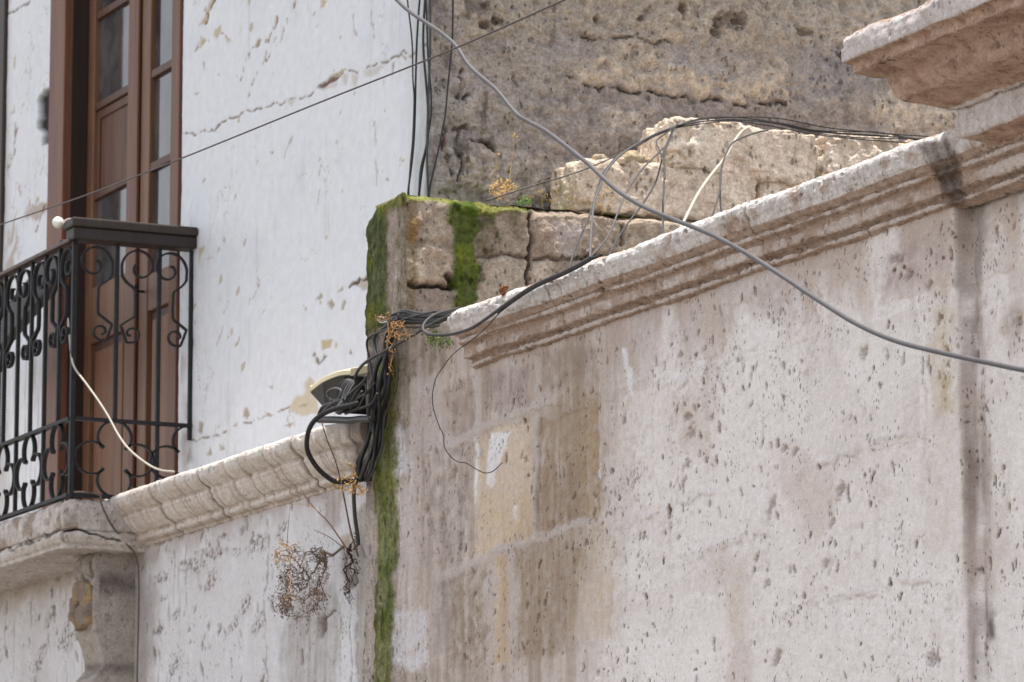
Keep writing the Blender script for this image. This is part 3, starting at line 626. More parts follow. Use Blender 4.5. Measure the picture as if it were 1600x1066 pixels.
# the loose upper courses
def rock(name, c, h, seed, rgb, parent, mat=M_RUBBLE, n=60, p=9.0, rough=0.10, tilt=0.0, lightc=(216, 205, 190), bright=1.0):
    """a weathered squared block with half sizes h"""
    h = np.array(h, float); V = []; Fq = []; base = 0; t = np.linspace(-1, 1, n)
    A, B = np.meshgrid(t, t); one = np.ones_like(A)
    for ax in range(3):
        for sg in (-1, 1):
            a = [None] * 3; a[ax] = one * sg; a[(ax + 1) % 3] = A * sg; a[(ax + 2) % 3] = B
            D = np.stack(a, -1).reshape(-1, 3); V.append(D)
            idx = base + np.arange(n * n).reshape(n, n); q = np.stack([idx[:-1, :-1], idx[:-1, 1:], idx[1:, 1:], idx[1:, :-1]], -1).reshape(-1, 4); Fq.append(q); base += n * n
    D = np.concatenate(V); L = (np.abs(D) ** p).sum(1) ** (1 / p); W = D / L[:, None] * h
    x = W + seed * 3.7
    nz = fbm(x[:, 0] + x[:, 1] * 0.7, x[:, 2] + x[:, 1] * 0.6, 7, 4, seed) * 0.7 + fbm(x[:, 0] - x[:, 1], x[:, 2], 22, 5, seed + 3, 0.65) * 0.6 - 1.1 * sm(0.2, 0.6, fbm(x[:, 0] + x[:, 1], x[:, 2], 10, 3, seed + 31))
    W = W * (1 + 0 * nz[:, None]) + D / L[:, None] * (nz * rough * h.min())[:, None]
    R = np.array([[math.cos(tilt), 0, math.sin(tilt)], [0, 1, 0], [-math.sin(tilt), 0, math.cos(tilt)]]); W = W @ R.T + np.array(c)
    k1 = fbm(x[:, 0] + x[:, 1], x[:, 2], 6, 4, seed + 5); k2 = fbm(x[:, 0] + x[:, 1], x[:, 2], 22, 4, seed + 8)
    C = np.ones((len(W), 3)) * S(*rgb); m = sm(0, 0.6, k1)[:, None] * 0.6; C = C * (1 - m) + S(*lightc) * m
    m = sm(0.1, 0.6, k2)[:, None] * 0.5; C = C * (1 - m) + S(134, 118, 104) * m
    mb = MB(); mb.add(W, np.concatenate(Fq).tolist()); mb.c = [C * bright]
    return mb.build(name, mat, parent, True)
def block(px0, px1, py0, py1, y, dy, seed, rgb, **k):
    a = onY(px0, (py0 + py1) / 2, y); b_ = onY(px1, (py0 + py1) / 2, y); t = onY((px0 + px1) / 2, py0, y)[2]; o_ = onY((px0 + px1) / 2, py1, y)[2]
    return rock('stone_block', ((a[0] + b_[0]) / 2, y + dy / 2, (t + o_) / 2), ((b_[0] - a[0]) / 2, dy / 2, (t - o_) / 2), seed, rgb, party, bright=1.5, **k)
block(908, 1188, 256, 342, Y1 + 0.02, 0.24, 3, (184, 168, 152), rough=0.16, tilt=0.012)
block(1192, 1330, 282, 350, Y1 + 0.03, 0.22, 5, (186, 171, 156), rough=0.16)
block(1046, 1286, 194, 276, Y1 + 0.01, 0.24, 8, (190, 174, 158), rough=0.2, tilt=0.035)
block(1292, 1420, 208, 290, Y1 + 0.03, 0.22, 11, (186, 171, 156), rough=0.2, tilt=0.02)
block(1425, 1640, 222, 330, Y1 + 0.03, 0.22, 12, (174, 158, 140), rough=0.2)
for i, (x, y, r) in enumerate(((936, 250, 0.016), (984, 246, 0.020), (996, 250, 0.018), (1016, 254, 0.012), (1050, 258, 0.018), (1062, 262, 0.014), (972, 252, 0.012), (1272, 240, 0.02), (1282, 256, 0.026), (1278, 272, 0.02), (1068, 272, 0.02))):
    c = onY(x, y, Y1 + 0.05 if x < 1100 else Y1 + 0.08)
    rock('rubble_stone', c, (r * 1.4, r * 1.2, r), 20 + i, (186, 168, 140), party, n=10, p=3, rough=0.5)
# ------------------------------------------------------------------ far white house
white_house = thing('white_house', 'white plastered house with peeling paint, iron balcony and rubble side wall beyond the ruin', 'building', (XU, 13.5, 0))
YD = float(onX(283, 300, XU)[1])          # right edge of the balcony door
YDL = float(onX(78, 300, XU)[1])          # left edge of its frame
YW2 = float(onX(7, 300, XU)[1])           # right edge of the next door along
def paint_upper(pt, us, vs):
    px, py, u, v = pt.px, pt.py, pt.u, pt.v
    b0 = fbm(u, v, 2, 4, 101); m0 = fbm(u, v, 8, 4, 102)
    pt.mix(sm(0, 0.7, b0), (216, 219, 226), 0.8); pt.mix(sm(0.1, 0.7, m0), (226, 228, 232), 0.6)
    pt.dep += 0.003 * b0 + 0.0015 * m0 + 0.0005 * fbm(u, v, 30, 3, 103)
    pt.mix((1 - sm(0, 24, px - 284)) * (px > 283) * sm(-0.3, 0.5, m0) * sm(330, 420, py), (176, 172, 168), 0.7)
    pt.mix(sm(618, 668, px + 12 * m0) * (1 - sm(300, 330, py)), (196, 195, 194), 0.6)
    pt.mix(sm(640, 668, px) * sm(0.0, 0.5, pt.st), (150, 143, 138), 0.6)
    def crack(q, w=1.6, rgb=(128, 108, 94), gap=0.3, dep=-0.004, warp=5, op=0.9):
        pt.line(q, w, rgb, op, dep, warp, gap)
    def peel(q, rgb=(196, 182, 160), soft=2.2, warp=4):
        x = [a for a, b in q]; y = [b for a, b in q]
        pt.poly(q, rgb, 0.95, soft, warp, -0.003)
        cx, cy = sum(x) / len(x), sum(y) / len(y); e = [(cx + (a - cx) * 1.18, cy + (b - cy) * 1.18) for a, b in q]
        m = pt.mask(e, 2.5, warp); pt.dep += 0.0022 * m * (1 - pt.mask(q, 2.2, warp))
    h1 = np.abs(fbm(u, v, 3.3, 5, 105)); zone = sm(0.1, 0.4, fbm(u, v, 2.2, 3, 106) + 0.25 * (px < 78) + 0.2 * sm(560, 650, py)); pt.mix((1 - sm(0.004, 0.012, h1)) * zone, (176, 164, 152), 0.7); pt.dep -= 0.0012 * (1 - sm(0.004, 0.012, h1)) * zone
    h2_ = sm(0.66, 0.70, fbm(u * 1.0 + v * 0.4, v, 12, 5, 107) + 0.3 * fbm(u, v, 2, 2, 108)); pt.mix(h2_, (190, 176, 156), 0.85); pt.dep -= 0.002 * h2_
    pt.mix(sm(0.15, 0.6, fbm(u * 22, v * 1.3, 1, 4, 109)) * sm(-0.1, 0.4, b0), (200, 198, 194), 0.5)
    # the long crack across the wall, the crack near its foot and the slanting scratches
    crack([(286, 209), (300, 209), (302, 213), (314, 204), (327, 206), (346, 191), (362, 185), (381, 175), (396, 173), (410, 168), (436, 161), (458, 157), (480, 150), (494, 138), (512, 124), (530, 112), (545, 112), (560, 113), (575, 104), (600, 98), (618, 88), (630, 80), (640, 88), (655, 78), (670, 68)], 1.5, (140, 122, 108), 0.25)
    pt.poly([(494, 138), (512, 124), (532, 112), (536, 116), (520, 128), (500, 140)], (112, 84, 68), 0.95, 2, 3, -0.006)
    for q in ([(512, 122), (534, 110), (542, 112), (528, 118)],): peel(q, (206, 190, 172))
    for q in ([(497, 141), (512, 132), (528, 126), (524, 136), (504, 142)], [(534, 118), (544, 116), (542, 134), (535, 132)], [(548, 116), (562, 116), (556, 138), (550, 132)], [(446, 158), (463, 156), (456, 168)], [(568, 110), (602, 102), (590, 116), (570, 122)]):
        pt.poly(q, (200, 194, 188), 0.8, 2.5, 3, -0.001)
    crack([(381, 175), (386, 160), (392, 134), (400, 120), (410, 104), (420, 86), (427, 76), (438, 58), (444, 44), (452, 24), (462, 0)], 1.3, (150, 132, 116), 0.55)
    crack([(374, 128), (384, 100), (392, 82), (396, 74)], 1.6, (156, 138, 122), 0.5); crack([(402, 72), (406, 60), (405, 66)], 2.5, (160, 138, 116), 0.1)
    crack([(416, 66), (422, 54), (428, 40), (433, 24)], 2.2, (156, 134, 114), 0.3); crack([(480, 75), (484, 62), (492, 46), (497, 34)], 1.8, (176, 162, 148), 0.5)
    peel([(313, 38), (322, 36), (327, 18), (334, 2), (330, 0), (322, 20)], (190, 168, 140)); crack([(314, 38), (322, 34), (326, 18), (335, 0)], 2, (110, 88, 70), 0.2)
    for q in ([(312, 74), (316, 57), (322, 64), (316, 72)], [(331, 58), (334, 46), (344, 40), (345, 52), (338, 60)], [(350, 60), (361, 60), (356, 67)], [(500, 14), (502, 0), (511, 0), (506, 12)], [(386, 8), (386, 0), (391, 0), (390, 9)], [(302, 7), (304, 0), (306, 0), (304, 7)]): peel(q)
    crack([(304, 80), (313, 68), (328, 62), (346, 54), (352, 60)], 1.2, (176, 156, 134), 0.4)
    for q in ([(303, 147), (311, 145), (307, 149)], [(317, 97), (320, 97), (320, 110)], [(422, 238), (428, 237), (426, 241)], [(340, 115), (342, 115), (341, 118)], [(525, 221), (528, 220), (526, 224)], [(584, 36), (585, 40), (583, 40)],
              [(531, 62), (533, 57), (530, 57)], [(612, 100), (616, 96), (613, 118)], [(552, 146), (555, 144), (553, 149)], [(625, 82), (636, 92), (634, 96)], [(600, 172), (602, 172), (601, 176)], [(602, 282), (606, 278), (608, 282)]):
        pt.poly(q, (150, 128, 110), 0.85, 2, 2, -0.003)
    for q in ([(500, 275), (506, 255)], [(510, 302), (516, 284)], [(495, 318), (500, 296)], [(465, 285), (468, 278)], [(444, 246), (456, 212)], [(350, 490), (355, 470)], [(340, 540), (348, 510)], [(410, 490), (425, 465)], [(396, 465), (400, 455)], [(322, 612), (330, 590)], [(555, 56), (555, 10)], [(580, 0), (585, 60)], [(586, 190), (588, 290)]):
        crack(q, 1.1, (178, 170, 162), 0.2, -0.001, 4, 0.7)
    # lower right
    peel([(546, 449), (552, 441), (566, 434), (580, 428), (580, 452), (566, 454), (556, 448)], (190, 178, 168)); crack([(545, 450), (552, 444), (560, 434), (566, 438), (574, 430), (581, 428)], 2, (92, 70, 56), 0.1)
    for q in ([(494, 468), (500, 457), (504, 464), (497, 470)], [(512, 474), (517, 467), (522, 476), (518, 484)], [(534, 484), (537, 469), (541, 470), (538, 484)], [(527, 455), (534, 447), (535, 454)]): peel(q, (170, 158, 146), 2, 3)
    peel([(503, 545), (502, 533), (514, 528), (519, 530), (516, 542), (506, 547)], (196, 176, 142)); peel([(523, 543), (523, 534), (527, 538), (526, 544)], (196, 180, 150), 2, 2)
    for q in ([(487, 556), (491, 551), (494, 555), (490, 558)], [(492, 567), (493, 558), (497, 562), (498, 567), (504, 560), (508, 552), (512, 556), (505, 563), (498, 570)], [(545, 552), (547, 545), (552, 552)]): pt.poly(q, (122, 104, 82), 0.9, 2, 3, -0.003)
    peel([(450, 636), (462, 622), (472, 612), (476, 598), (484, 589), (492, 596), (490, 612), (500, 640), (498, 648), (480, 650), (462, 648)], (206, 194, 172), 2.5, 6)
    pt.poly([(464, 634), (478, 630), (476, 636)], (150, 138, 122), 0.8, 2, 3)
    crack([(300, 690), (316, 685), (328, 683), (345, 678), (358, 672), (370, 664), (392, 658), (410, 652), (428, 645), (450, 636)], 1.5, (146, 128, 112), 0.3)
    for q in ([(366, 666), (372, 658), (366, 668)], [(378, 650), (384, 636), (390, 648), (384, 654)], [(414, 644), (426, 648), (420, 652)], [(400, 440), (405, 446), (402, 452)], [(402, 432), (406, 440), (404, 442)], [(420, 604), (426, 602), (424, 608)], [(443, 664), (458, 660), (452, 668)], [(310, 658), (318, 662), (314, 680), (308, 672)], [(344, 690), (350, 702), (346, 704)], [(322, 710), (326, 698), (330, 712)]):
        pt.poly(q, (166, 150, 132), 0.85, 2, 3, -0.003)
    for q in ([(310, 388), (318, 386), (312, 412)], [(322, 405), (332, 404), (324, 408)]): pt.poly(q, (186, 166, 130), 0.8, 3, 4, -0.002)
    pt.poly([(284, 680), (300, 670), (304, 720), (284, 735)], (150, 142, 132), 0.8, 7, 8, 0, 0.3, 0.4)
    # strip left of the door
    pt.poly([(62, 150), (68, 142), (80, 134), (80, 222), (68, 226), (66, 210), (60, 200)], (50, 38, 36), 0.97, 1.2, 6, -0.03)
    for q in ([(8, 395), (24, 360), (26, 330), (18, 350)], [(36, 340), (46, 320), (78, 318), (64, 340), (52, 345)], [(10, 260), (14, 240), (14, 280)], [(16, 180), (22, 166), (22, 178)], [(8, 430), (30, 350), (20, 440)]):
        pt.poly(q, (176, 160, 146), 0.8, 3, 6, -0.002)
    crack([(10, 20), (24, 16), (46, 4)], 1.6, (140, 124, 112), 0.3); crack([(14, 260), (24, 220), (26, 190)], 1.2, (140, 124, 112), 0.4); crack([(56, 360), (66, 330), (72, 318)], 1.2, (120, 100, 88), 0.3)
    pt.mix((px < 78) * sm(0.1, 0.5, pt.st) * sm(380, 480, py), (150, 140, 132), 0.5)
    pt.mix((px < 82) * (1 - sm(6, 22, px)), (176, 172, 168), 0.5)
def upper_panel(us, vs, name):
    U, V = np.meshgrid(us, vs); P = np.stack([np.full(U.shape, XU), U, V], -1); px, py, _ = meas(P)
    pt = Paint(U, V, px, py, (225, 227, 232)); paint_upper(pt, us, vs)
    if us[-1] < YD + 0.01:
        pt.pits(us, vs, 70, np.clip(0.1 + 0.6 * fbm(U, V, 5, 3, 111), 0.01, 1) * (V > 3.3), rng, (0.002, 0.006), (168, 158, 148), 0.002, 2.2, 0.6, 0.6, 3)
    P[..., 0] -= pt.dep; return P, pt
us = axis((Y2 + 0.022, YD, 0.006)); vs = axis((3.3, 5.45, 0.0038), (5.45, 6.6, 0.1))
P, pt = upper_panel(us, vs, 'upper_wall')
k = 1 - sm(Y2 + 0.02, Y2 + 0.08, pt.u); P[..., 1] += k * 0.018 * fbm(pt.u * 0, pt.v, 5, 4, 112)
grid_mesh('upper_wall', P, pt.col, M_PLASTER, white_house, thick=(0.03, 0, 0), flip=True)
us = axis((YDL, YW2, 0.007)); vs = axis((3.3, 5.75, 0.0045), (5.75, 6.6, 0.1)); P, pt = upper_panel(us, vs, 'upper_wall')
grid_mesh('upper_wall', P, pt.col, M_PLASTER, white_house, thick=(0.35, 0, 0), flip=True)
b = MB(); b.box((XU + 0.001, YD + 0.0005, 6.3), (XU + 0.35, YDL - 0.0005, 6.6), S(222, 224, 230)); b.box((XU + 0.001, YW2 + 1.3, 3.3), (XU + 0.35, 18.5, 6.6), S(222, 224, 230)); b.box((XU + 0.001, YW2 + 0.0005, 6.3), (XU + 0.35, YW2 + 1.2995, 6.6), S(222, 224, 230))
b.box((XL + 0.3, Y2 + 0.02, 6.602), (9.0, 18.5, 6.75), S(190, 186, 180)); b.build('lintel', M_PLASTER, white_house)

# lower wall
us = axis((Y2 + 0.003, 15.75, 0.0068), (15.75, 18.5, 0.1)); vs = axis((0, 2.4, 0.15), (2.4, 3.42, 0.0036)); U, V = np.meshgrid(us, vs)
P = np.stack([np.full(U.shape, XL), U, V], -1); px, py, _ = meas(P); pt = Paint(U, V, px, py, (214, 211, 213)); u, v = U, V
b0 = fbm(u, v, 2, 4, 121); m0 = fbm(u, v, 8, 5, 122)
pt.mix(sm(0, 0.6, b0), (202, 196, 196), 0.7); pt.mix(sm(0, 0.6, m0), (222, 221, 224), 0.6)
pt.dep += 0.004 * b0 + 0.003 * m0 + 0.0012 * fbm(u, v, 30, 4, 123)
pt.mix(sm(0.05, 0.5, pt.st + 0.4 * m0 - 0.2) * (1 - sm(240, 360, px)), (156, 144, 136), 0.6)
pt.mix((1 - sm(215, 262, px + 20 * m0)) * (px > 200), (150, 140, 134), 0.7)
pt.poly([(455, 930), (505, 900), (530, 940), (520, 1100), (450, 1100), (440, 1010)], (158, 148, 142), 0.85, 12, 14, 0, 0.6, 0.3)
pt.poly([(500, 770), (535, 760), (530, 820), (510, 830)], (150, 132, 122), 0.75, 9, 10, -0.002, 0.5)
pt.poly([(532, 860), (548, 840), (556, 910), (540, 930)], (92, 76, 66), 0.85, 5, 6, -0.012, 0.3)
pt.poly([(536, 838), (548, 832), (556, 846), (556, 900), (546, 900)], (196, 184, 174), 0.9, 3, 4, 0.012)
pt.poly([(495, 972), (506, 955), (510, 985), (502, 995)], (104, 92, 84), 0.85, 4, 5, -0.015); pt.line([(502, 965), (524, 955)], 2, (126, 112, 104), 0.8, -0.006)
pt.poly([(532, 930), (556, 915), (560, 1100), (534, 1100)], (220, 219, 222), 0.8, 4, 4, 0.006, 0.1)
pt.poly([(556, 800), (575, 780), (575, 1100), (560, 1100)], (150, 140, 128), 0.8, 5, 5, 0, 0.4)
for q in ([(533, 940), (530, 1066)], [(548, 930), (552, 1066)], [(558, 920), (560, 1066)], [(290, 850), (288, 960)], [(420, 800), (414, 960), (416, 1066)]): pt.line(q, 1.3, (150, 142, 138), 0.7, -0.003, 5, 0.2)
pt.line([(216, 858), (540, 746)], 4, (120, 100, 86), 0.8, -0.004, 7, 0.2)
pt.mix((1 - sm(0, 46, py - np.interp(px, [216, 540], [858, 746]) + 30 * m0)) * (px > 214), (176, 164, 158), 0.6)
pt.mix((1 - sm(880, 960, py + 0.31 * (px - 60) + 20 * m0)) * (1 - sm(118, 132, px)), (164, 142, 118), 0.75)
for cx, cy, rx, ry in ((63, 1030, 5, 26), (92, 895, 5, 12), (100, 990, 5, 26), (78, 965, 5, 16), (250, 905, 10, 8), (255, 935, 5, 5), (330, 905, 6, 16), (385, 945, 6, 16), (365, 975, 6, 14), (405, 975, 7, 14), (405, 850, 10, 14), (300, 885, 18, 10), (330, 865, 20, 8), (270, 1045, 6, 16), (310, 880, 14, 5), (248, 985, 8, 6), (275, 960, 4, 8), (110, 1000, 8, 14), (155, 1010, 7, 16), (440, 830, 6, 12), (370, 862, 8, 6), (350, 840, 6, 6), (122, 985, 5, 8)):
    x = pt.px - cx; y = pt.py - cy; d = np.hypot((x + 0.35 * y) / rx, y / ry) * 0.8 + 0.6 * pt.med; m = (1 - sm(0.5, 1.3, d)) * sm(-0.1, 0.25, fbm(pt.u + 0.3 * pt.v, pt.v * 0.7, 80, 3, 33)); pt.mix(m, (122, 104, 94), 0.85); pt.dep -= 0.004 * m
pt.pits(us, vs, 900, np.clip(0.25 + 1.2 * fbm(u, v, 4, 3, 131), 0.02, 1) * (V > 2.5) * (U < 15.7) * np.where(px < 520, 1, 0.15), rng, (0.002, 0.018), (118, 102, 94), 0.006, 2.6, 0.8, 0.8, 3.2)
P[..., 0] -= pt.dep
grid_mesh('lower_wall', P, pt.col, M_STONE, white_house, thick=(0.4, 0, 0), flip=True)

# moulded string course
zt = float(onX(165, 777, XL - 0.128)[2]); zbm = float(onX(216, 857, XL)[2]); YC = float(onX(214, 850, XL)[1]); H = zt - zbm
prof = [(-0.3, 0.02), (-0.1, 0.012), (0.095, 0.006), (0.118, 0.0), (0.127, -0.008), (0.130, -0.018), (0.127, -0.032), (0.118, -0.046), (0.103, -0.058), (0.090, -0.066), (0.086, -0.070), (0.088, -0.082), (0.084, -0.085), (0.078, -0.096), (0.066, -0.112), (0.050, -0.124), (0.036, -0.130), (0.034, -0.135), (0.036, -0.148), (0.030, -0.152), (0.008, -0.157), (0.006, -0.166), (-0.03, -0.17)]
prof = [(a, b_ * H / 0.166) for a, b_ in prof]
Q, T = resample(prof, 0.0035); NQ = prof_normals(Q); us = axis((Y2 + 0.004, YC, 0.0055)); U, TT = np.meshgrid(us, T)
b0 = fbm(U, TT, 3, 4, 141); m0 = fbm(U, TT, 12, 4, 142); f0 = fbm(U, TT, 60, 3, 143); stk = fbm(U * 45, TT * 2.5, 1, 4, 144)
disp = 0.004 * b0 + 0.004 * m0 + 0.0015 * f0 + 0.0012 * stk
disp *= 0.4; disp -= 0.002 * sm(0.3, 0.36, fbm(U, TT, 24, 4, 147))
lipd = np.exp(-((T - T[np.argmax(Q[:, 0])]) / 0.02) ** 2)[:, None]; disp -= lipd * 0.008 * sm(0.1, 0.5, fbm(U, TT * 0.3, 14, 3, 145))
kk = 0.45 + 0.55 * sm(Y2 + 0.0, Y2 + 0.17, U + 0.03 * b0)
P = np.stack([XL - np.where(Q[:, :1] > 0, Q[:, :1] * kk, Q[:, :1]) - NQ[:, :1] * disp, U + 0 * TT, zt + Q[:, 1:] + NQ[:, 1:] * disp], -1); px, py, _ = meas(P)
pt = Paint(U, TT, px, py, (212, 201, 192))
pt.mix(sm(0, 0.5, b0), (198, 183, 172), 0.6); pt.mix(sm(0.05, 0.5, m0), (222, 214, 208), 0.6); pt.mix(sm(0.1, 0.5, stk) * np.ones(U.shape), (140, 122, 108), 0.5)
pt.mix(lipd * sm(-0.2, 0.4, m0 + 0.2), (216, 210, 204), 0.6)
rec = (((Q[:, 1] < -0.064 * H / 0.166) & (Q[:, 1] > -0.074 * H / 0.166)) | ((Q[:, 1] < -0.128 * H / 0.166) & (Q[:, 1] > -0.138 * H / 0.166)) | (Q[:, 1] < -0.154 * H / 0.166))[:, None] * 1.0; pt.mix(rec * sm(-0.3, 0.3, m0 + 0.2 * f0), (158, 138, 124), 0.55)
for k_, (jx, jy) in enumerate(((234, 754), (308, 724), (372, 702), (452, 676), (516, 655))):
    yj = float(onX(jx, jy, XL - 0.128)[1]); d = np.abs(U - yj + 0.012 * pt.w1 - 0.10 * (TT - 0.4) * 0.3); m = 1 - sm(0.002, 0.008, d); pt.mix(m, (74, 60, 52), 0.9); pt.dep -= 0.008 * m
    pt.mix((1 - sm(0.0, 0.05, d)) * sm(-0.1, 0.4, m0), (140, 120, 106), 0.45)
    P[..., 0] += ((U > yj) * 0.002 * (-1) ** k_)
pt.poly([(530, 640), (580, 620), (582, 760), (552, 770), (548, 700)], (92, 78, 68), 0.85, 10, 10, -0.008, 0.2, 0.3)
P[..., 0] -= pt.dep
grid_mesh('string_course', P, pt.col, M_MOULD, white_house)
e = P[:, 0]; c_ = np.array([XL + 0.0, Y2, zt - 0.08]); E_ = np.stack([e * (1 - k) + c_ * k + np.array([0, -0.008, 0]) * (k > 0) for k in (0.97, 0.6, 0.3, 0)], 1); grid_mesh('string_course_end', E_, np.ones(E_.shape) * S(120, 104, 92), M_STONE, white_house)
e = P[:, -1]; c_ = np.array([XL + 0.02, YC, zt - 0.08]); E_ = np.stack([e] + [e * (1 - k) + c_ * k + np.array([0, 0.006, 0]) for k in (0.3, 0.6, 0.97)], 1); grid_mesh('string_course_end', E_, np.ones(E_.shape) * S(180, 164, 152), M_STONE, white_house)

# rubble side wall
us = axis((XU + 0.006, 7.25, 0.0044), (7.25, 9.0, 0.05)); vs = axis((0, 3.9, 0.2), (3.9, 5.0, 0.0042), (5.0, 6.6, 0.08)); U, V = np.meshgrid(us, vs); u, v = U, V
P = np.stack([U, np.full(U.shape, Y2 + 0.0), V], -1); px, py, _ = meas(P); pt = Paint(U, V, px, py, (156, 147, 142))
b0 = fbm(u, v, 1.6, 4, 151); m0 = fbm(u, v, 6, 5, 152); f0 = fbm(u, v, 22, 5, 153); ff = fbm(u, v, 60, 4, 154)
pt.mix(sm(0, 0.5, b0), (168, 157, 150), 0.7); pt.mix(sm(0.1, 0.6, m0), (136, 127, 123), 0.65); pt.mix(sm(0.1, 0.5, f0), (184, 172, 160), 0.5); pt.mix(sm(0.15, 0.5, -f0), (112, 104, 100), 0.5)
pt.dep += 0.008 * b0 + 0.016 * m0 + 0.010 * f0 + 0.007 * ff - 0.006 * sm(0.25, 0.32, fbm(u, v, 11, 4, 158))
def lump(q, rgb, op=0.8, soft=9, warp=12, dep=0.02, spot=0.4):
    dep *= 0.6; pt.poly(q, tuple(min(255, (c * 0.7 + sum(rgb) / 3 * 0.3) * 1.24) for c in rgb), op, soft * 1.3, warp * 1.6, dep, 0.1, spot + 0.4)
bnd = fbm(u * 1.2, v * 5.5, 1, 4, 156); pt.mix(sm(0.0, 0.5, bnd), (172, 161, 151), 0.5); pt.mix(sm(0.1, 0.5, -bnd), (124, 116, 113), 0.55); pt.dep += 0.012 * bnd
TAN = (174, 157, 137)
lump([(700, -10), (910, -10), (915, 45), (860, 60), (790, 52), (720, 70)], (150, 134, 112), 0.85)
lump([(900, -10), (1110, -10), (1108, 60), (1040, 66), (975, 62), (910, 66)], (164, 146, 122), 0.9, 9, 12, 0.03)
lump([(1105, -10), (1240, -10), (1225, 70), (1120, 62)], (160, 140, 116), 0.9, 9, 12, 0.025); lump([(1240, -10), (1460, -10), (1300, 78), (1228, 72)], TAN, 0.85, 9, 12, 0.02)
lump([(965, 70), (1010, 66), (1040, 92), (1122, 130), (1108, 150), (960, 134), (880, 128), (905, 105)], (176, 156, 130), 0.9, 6, 10, 0.022)
lump([(1122, 128), (1180, 118), (1190, 92), (1226, 86), (1232, 140), (1222, 158), (1128, 152)], (176, 156, 132), 0.9, 5, 9, 0.022)
lump([(1014, 66), (1160, 82), (1180, 112), (1120, 122), (1050, 106)], (140, 130, 126), 0.85, 7, 10, -0.01)
lump([(1235, 62), (1330, 70), (1400, 100), (1380, 150), (1236, 130)], (128, 120, 118), 0.7, 12, 12, -0.008)
lump([(952, 176), (985, 170), (1012, 190), (1004, 204), (956, 206)], (176, 158, 144), 0.9, 6, 8, 0.025)
lump([(1005, 165), (1018, 166), (1016, 178), (1006, 178)], (150, 128, 112), 0.9, 3, 4, 0.02)
lump([(1360, 150), (1500, 130), (1500, 200), (1420, 215), (1355, 190)], (176, 158, 138), 0.85, 9, 10, 0.02); lump([(1500, 130), (1660, 120), (1660, 220), (1500, 220)], TAN, 0.8, 9, 10, 0.02)
lump([(715, 240), (790, 232), (900, 250), (905, 300), (810, 312), (720, 290)], (160, 143, 130), 0.85, 9, 12, 0.018)
lump([(696, 100), (732, 92), (728, 190), (700, 196)], (138, 128, 122), 0.8, 6, 8, 0.02); lump([(712, 160), (742, 150), (740, 190), (714, 196)], (152, 142, 134), 0.8, 5, 7, 0.02)
lump([(720, 36), (770, 24), (765, 48), (735, 56)], (156, 138, 116), 0.8, 6, 8, 0.02)
lump([(690, 210), (718, 216), (716, 300), (686, 300)], (132, 122, 118), 0.8, 5, 7, 0.012); lump([(736, 60), (900, 66), (880, 105), (760, 110)], (138, 126, 116), 0.6, 14, 14, 0.006)
lump([(668, -10), (690, -10), (686, 300), (668, 300)], (132, 126, 124), 0.7, 6, 6, 0.006)
for q, w in (([(716, 108), (712, 122), (722, 132), (716, 150)], 3), ([(736, 138), (726, 152), (730, 172)], 3), ([(692, 196), (700, 202), (740, 206), (756, 220), (770, 232)], 3.5), ([(716, 210), (712, 240), (718, 260), (714, 300)], 2.6), ([(697, 205), (698, 250), (700, 275)], 2.6),
             ([(798, 114), (806, 124), (810, 136)], 1.6), ([(880, 120), (960, 142), (1110, 156), (1128, 158), (1225, 164)], 2.5), ([(905, 62), (985, 62), (1050, 68)], 3), ([(700, 60), (680, 60)], 3), ([(895, 270), (900, 290), (896, 310)], 4), ([(740, 222), (765, 224), (770, 236)], 2)):
    pt.line(q, w, (84, 72, 64), 0.8, -0.02, 12, 0.3)
pt.line([(697, 205), (699, 275)], 2.5, (120, 84, 64), 0.6, 0, 6, 0.2)
for cx, cy, rx, ry in ((1138, 34, 24, 16), (1155, 30, 9, 16), (1066, 14, 6, 16), (755, 40, 12, 8), (778, 33, 9, 8), (1115, 52, 10, 8), (1255, 50, 14, 8), (760, 10, 8, 8), (930, 30, 8, 6), (1000, 30, 7, 6), (1330, 90, 20, 10)):
    d = np.hypot((pt.px - cx) / rx, (pt.py - cy) / ry) + 0.5 * pt.med + 0.3 * pt.fn; m = 1 - sm(0.4, 1.1, d); pt.mix(m, (112, 94, 78), 0.7); pt.dep -= 0.03 * m
top = sm(0.0, 0.4, fbm(u, v, 5, 4, 159) + 0.5 * (1 - sm(30, 190, py + 30 * b0)) - 0.25); pt.mix(top, (168, 156, 144), 0.6); wht = sm(0.3, 0.45, fbm(u, v, 18, 4, 160)) * (px < 740); pt.mix(wht, (186, 178, 170), 0.6); drk = sm(0.25, 0.5, fbm(u * 2.5, v, 6, 4, 161)) * (px < 760); pt.mix(drk, (92, 84, 80), 0.65)
P[..., 1] -= pt.dep * sm(XU + 0.0, XU + 0.03, U)
grid_mesh('side_wall', P, pt.col, M_RUBBLE, white_house, thick=(0, 0.35, 0), flip=False)

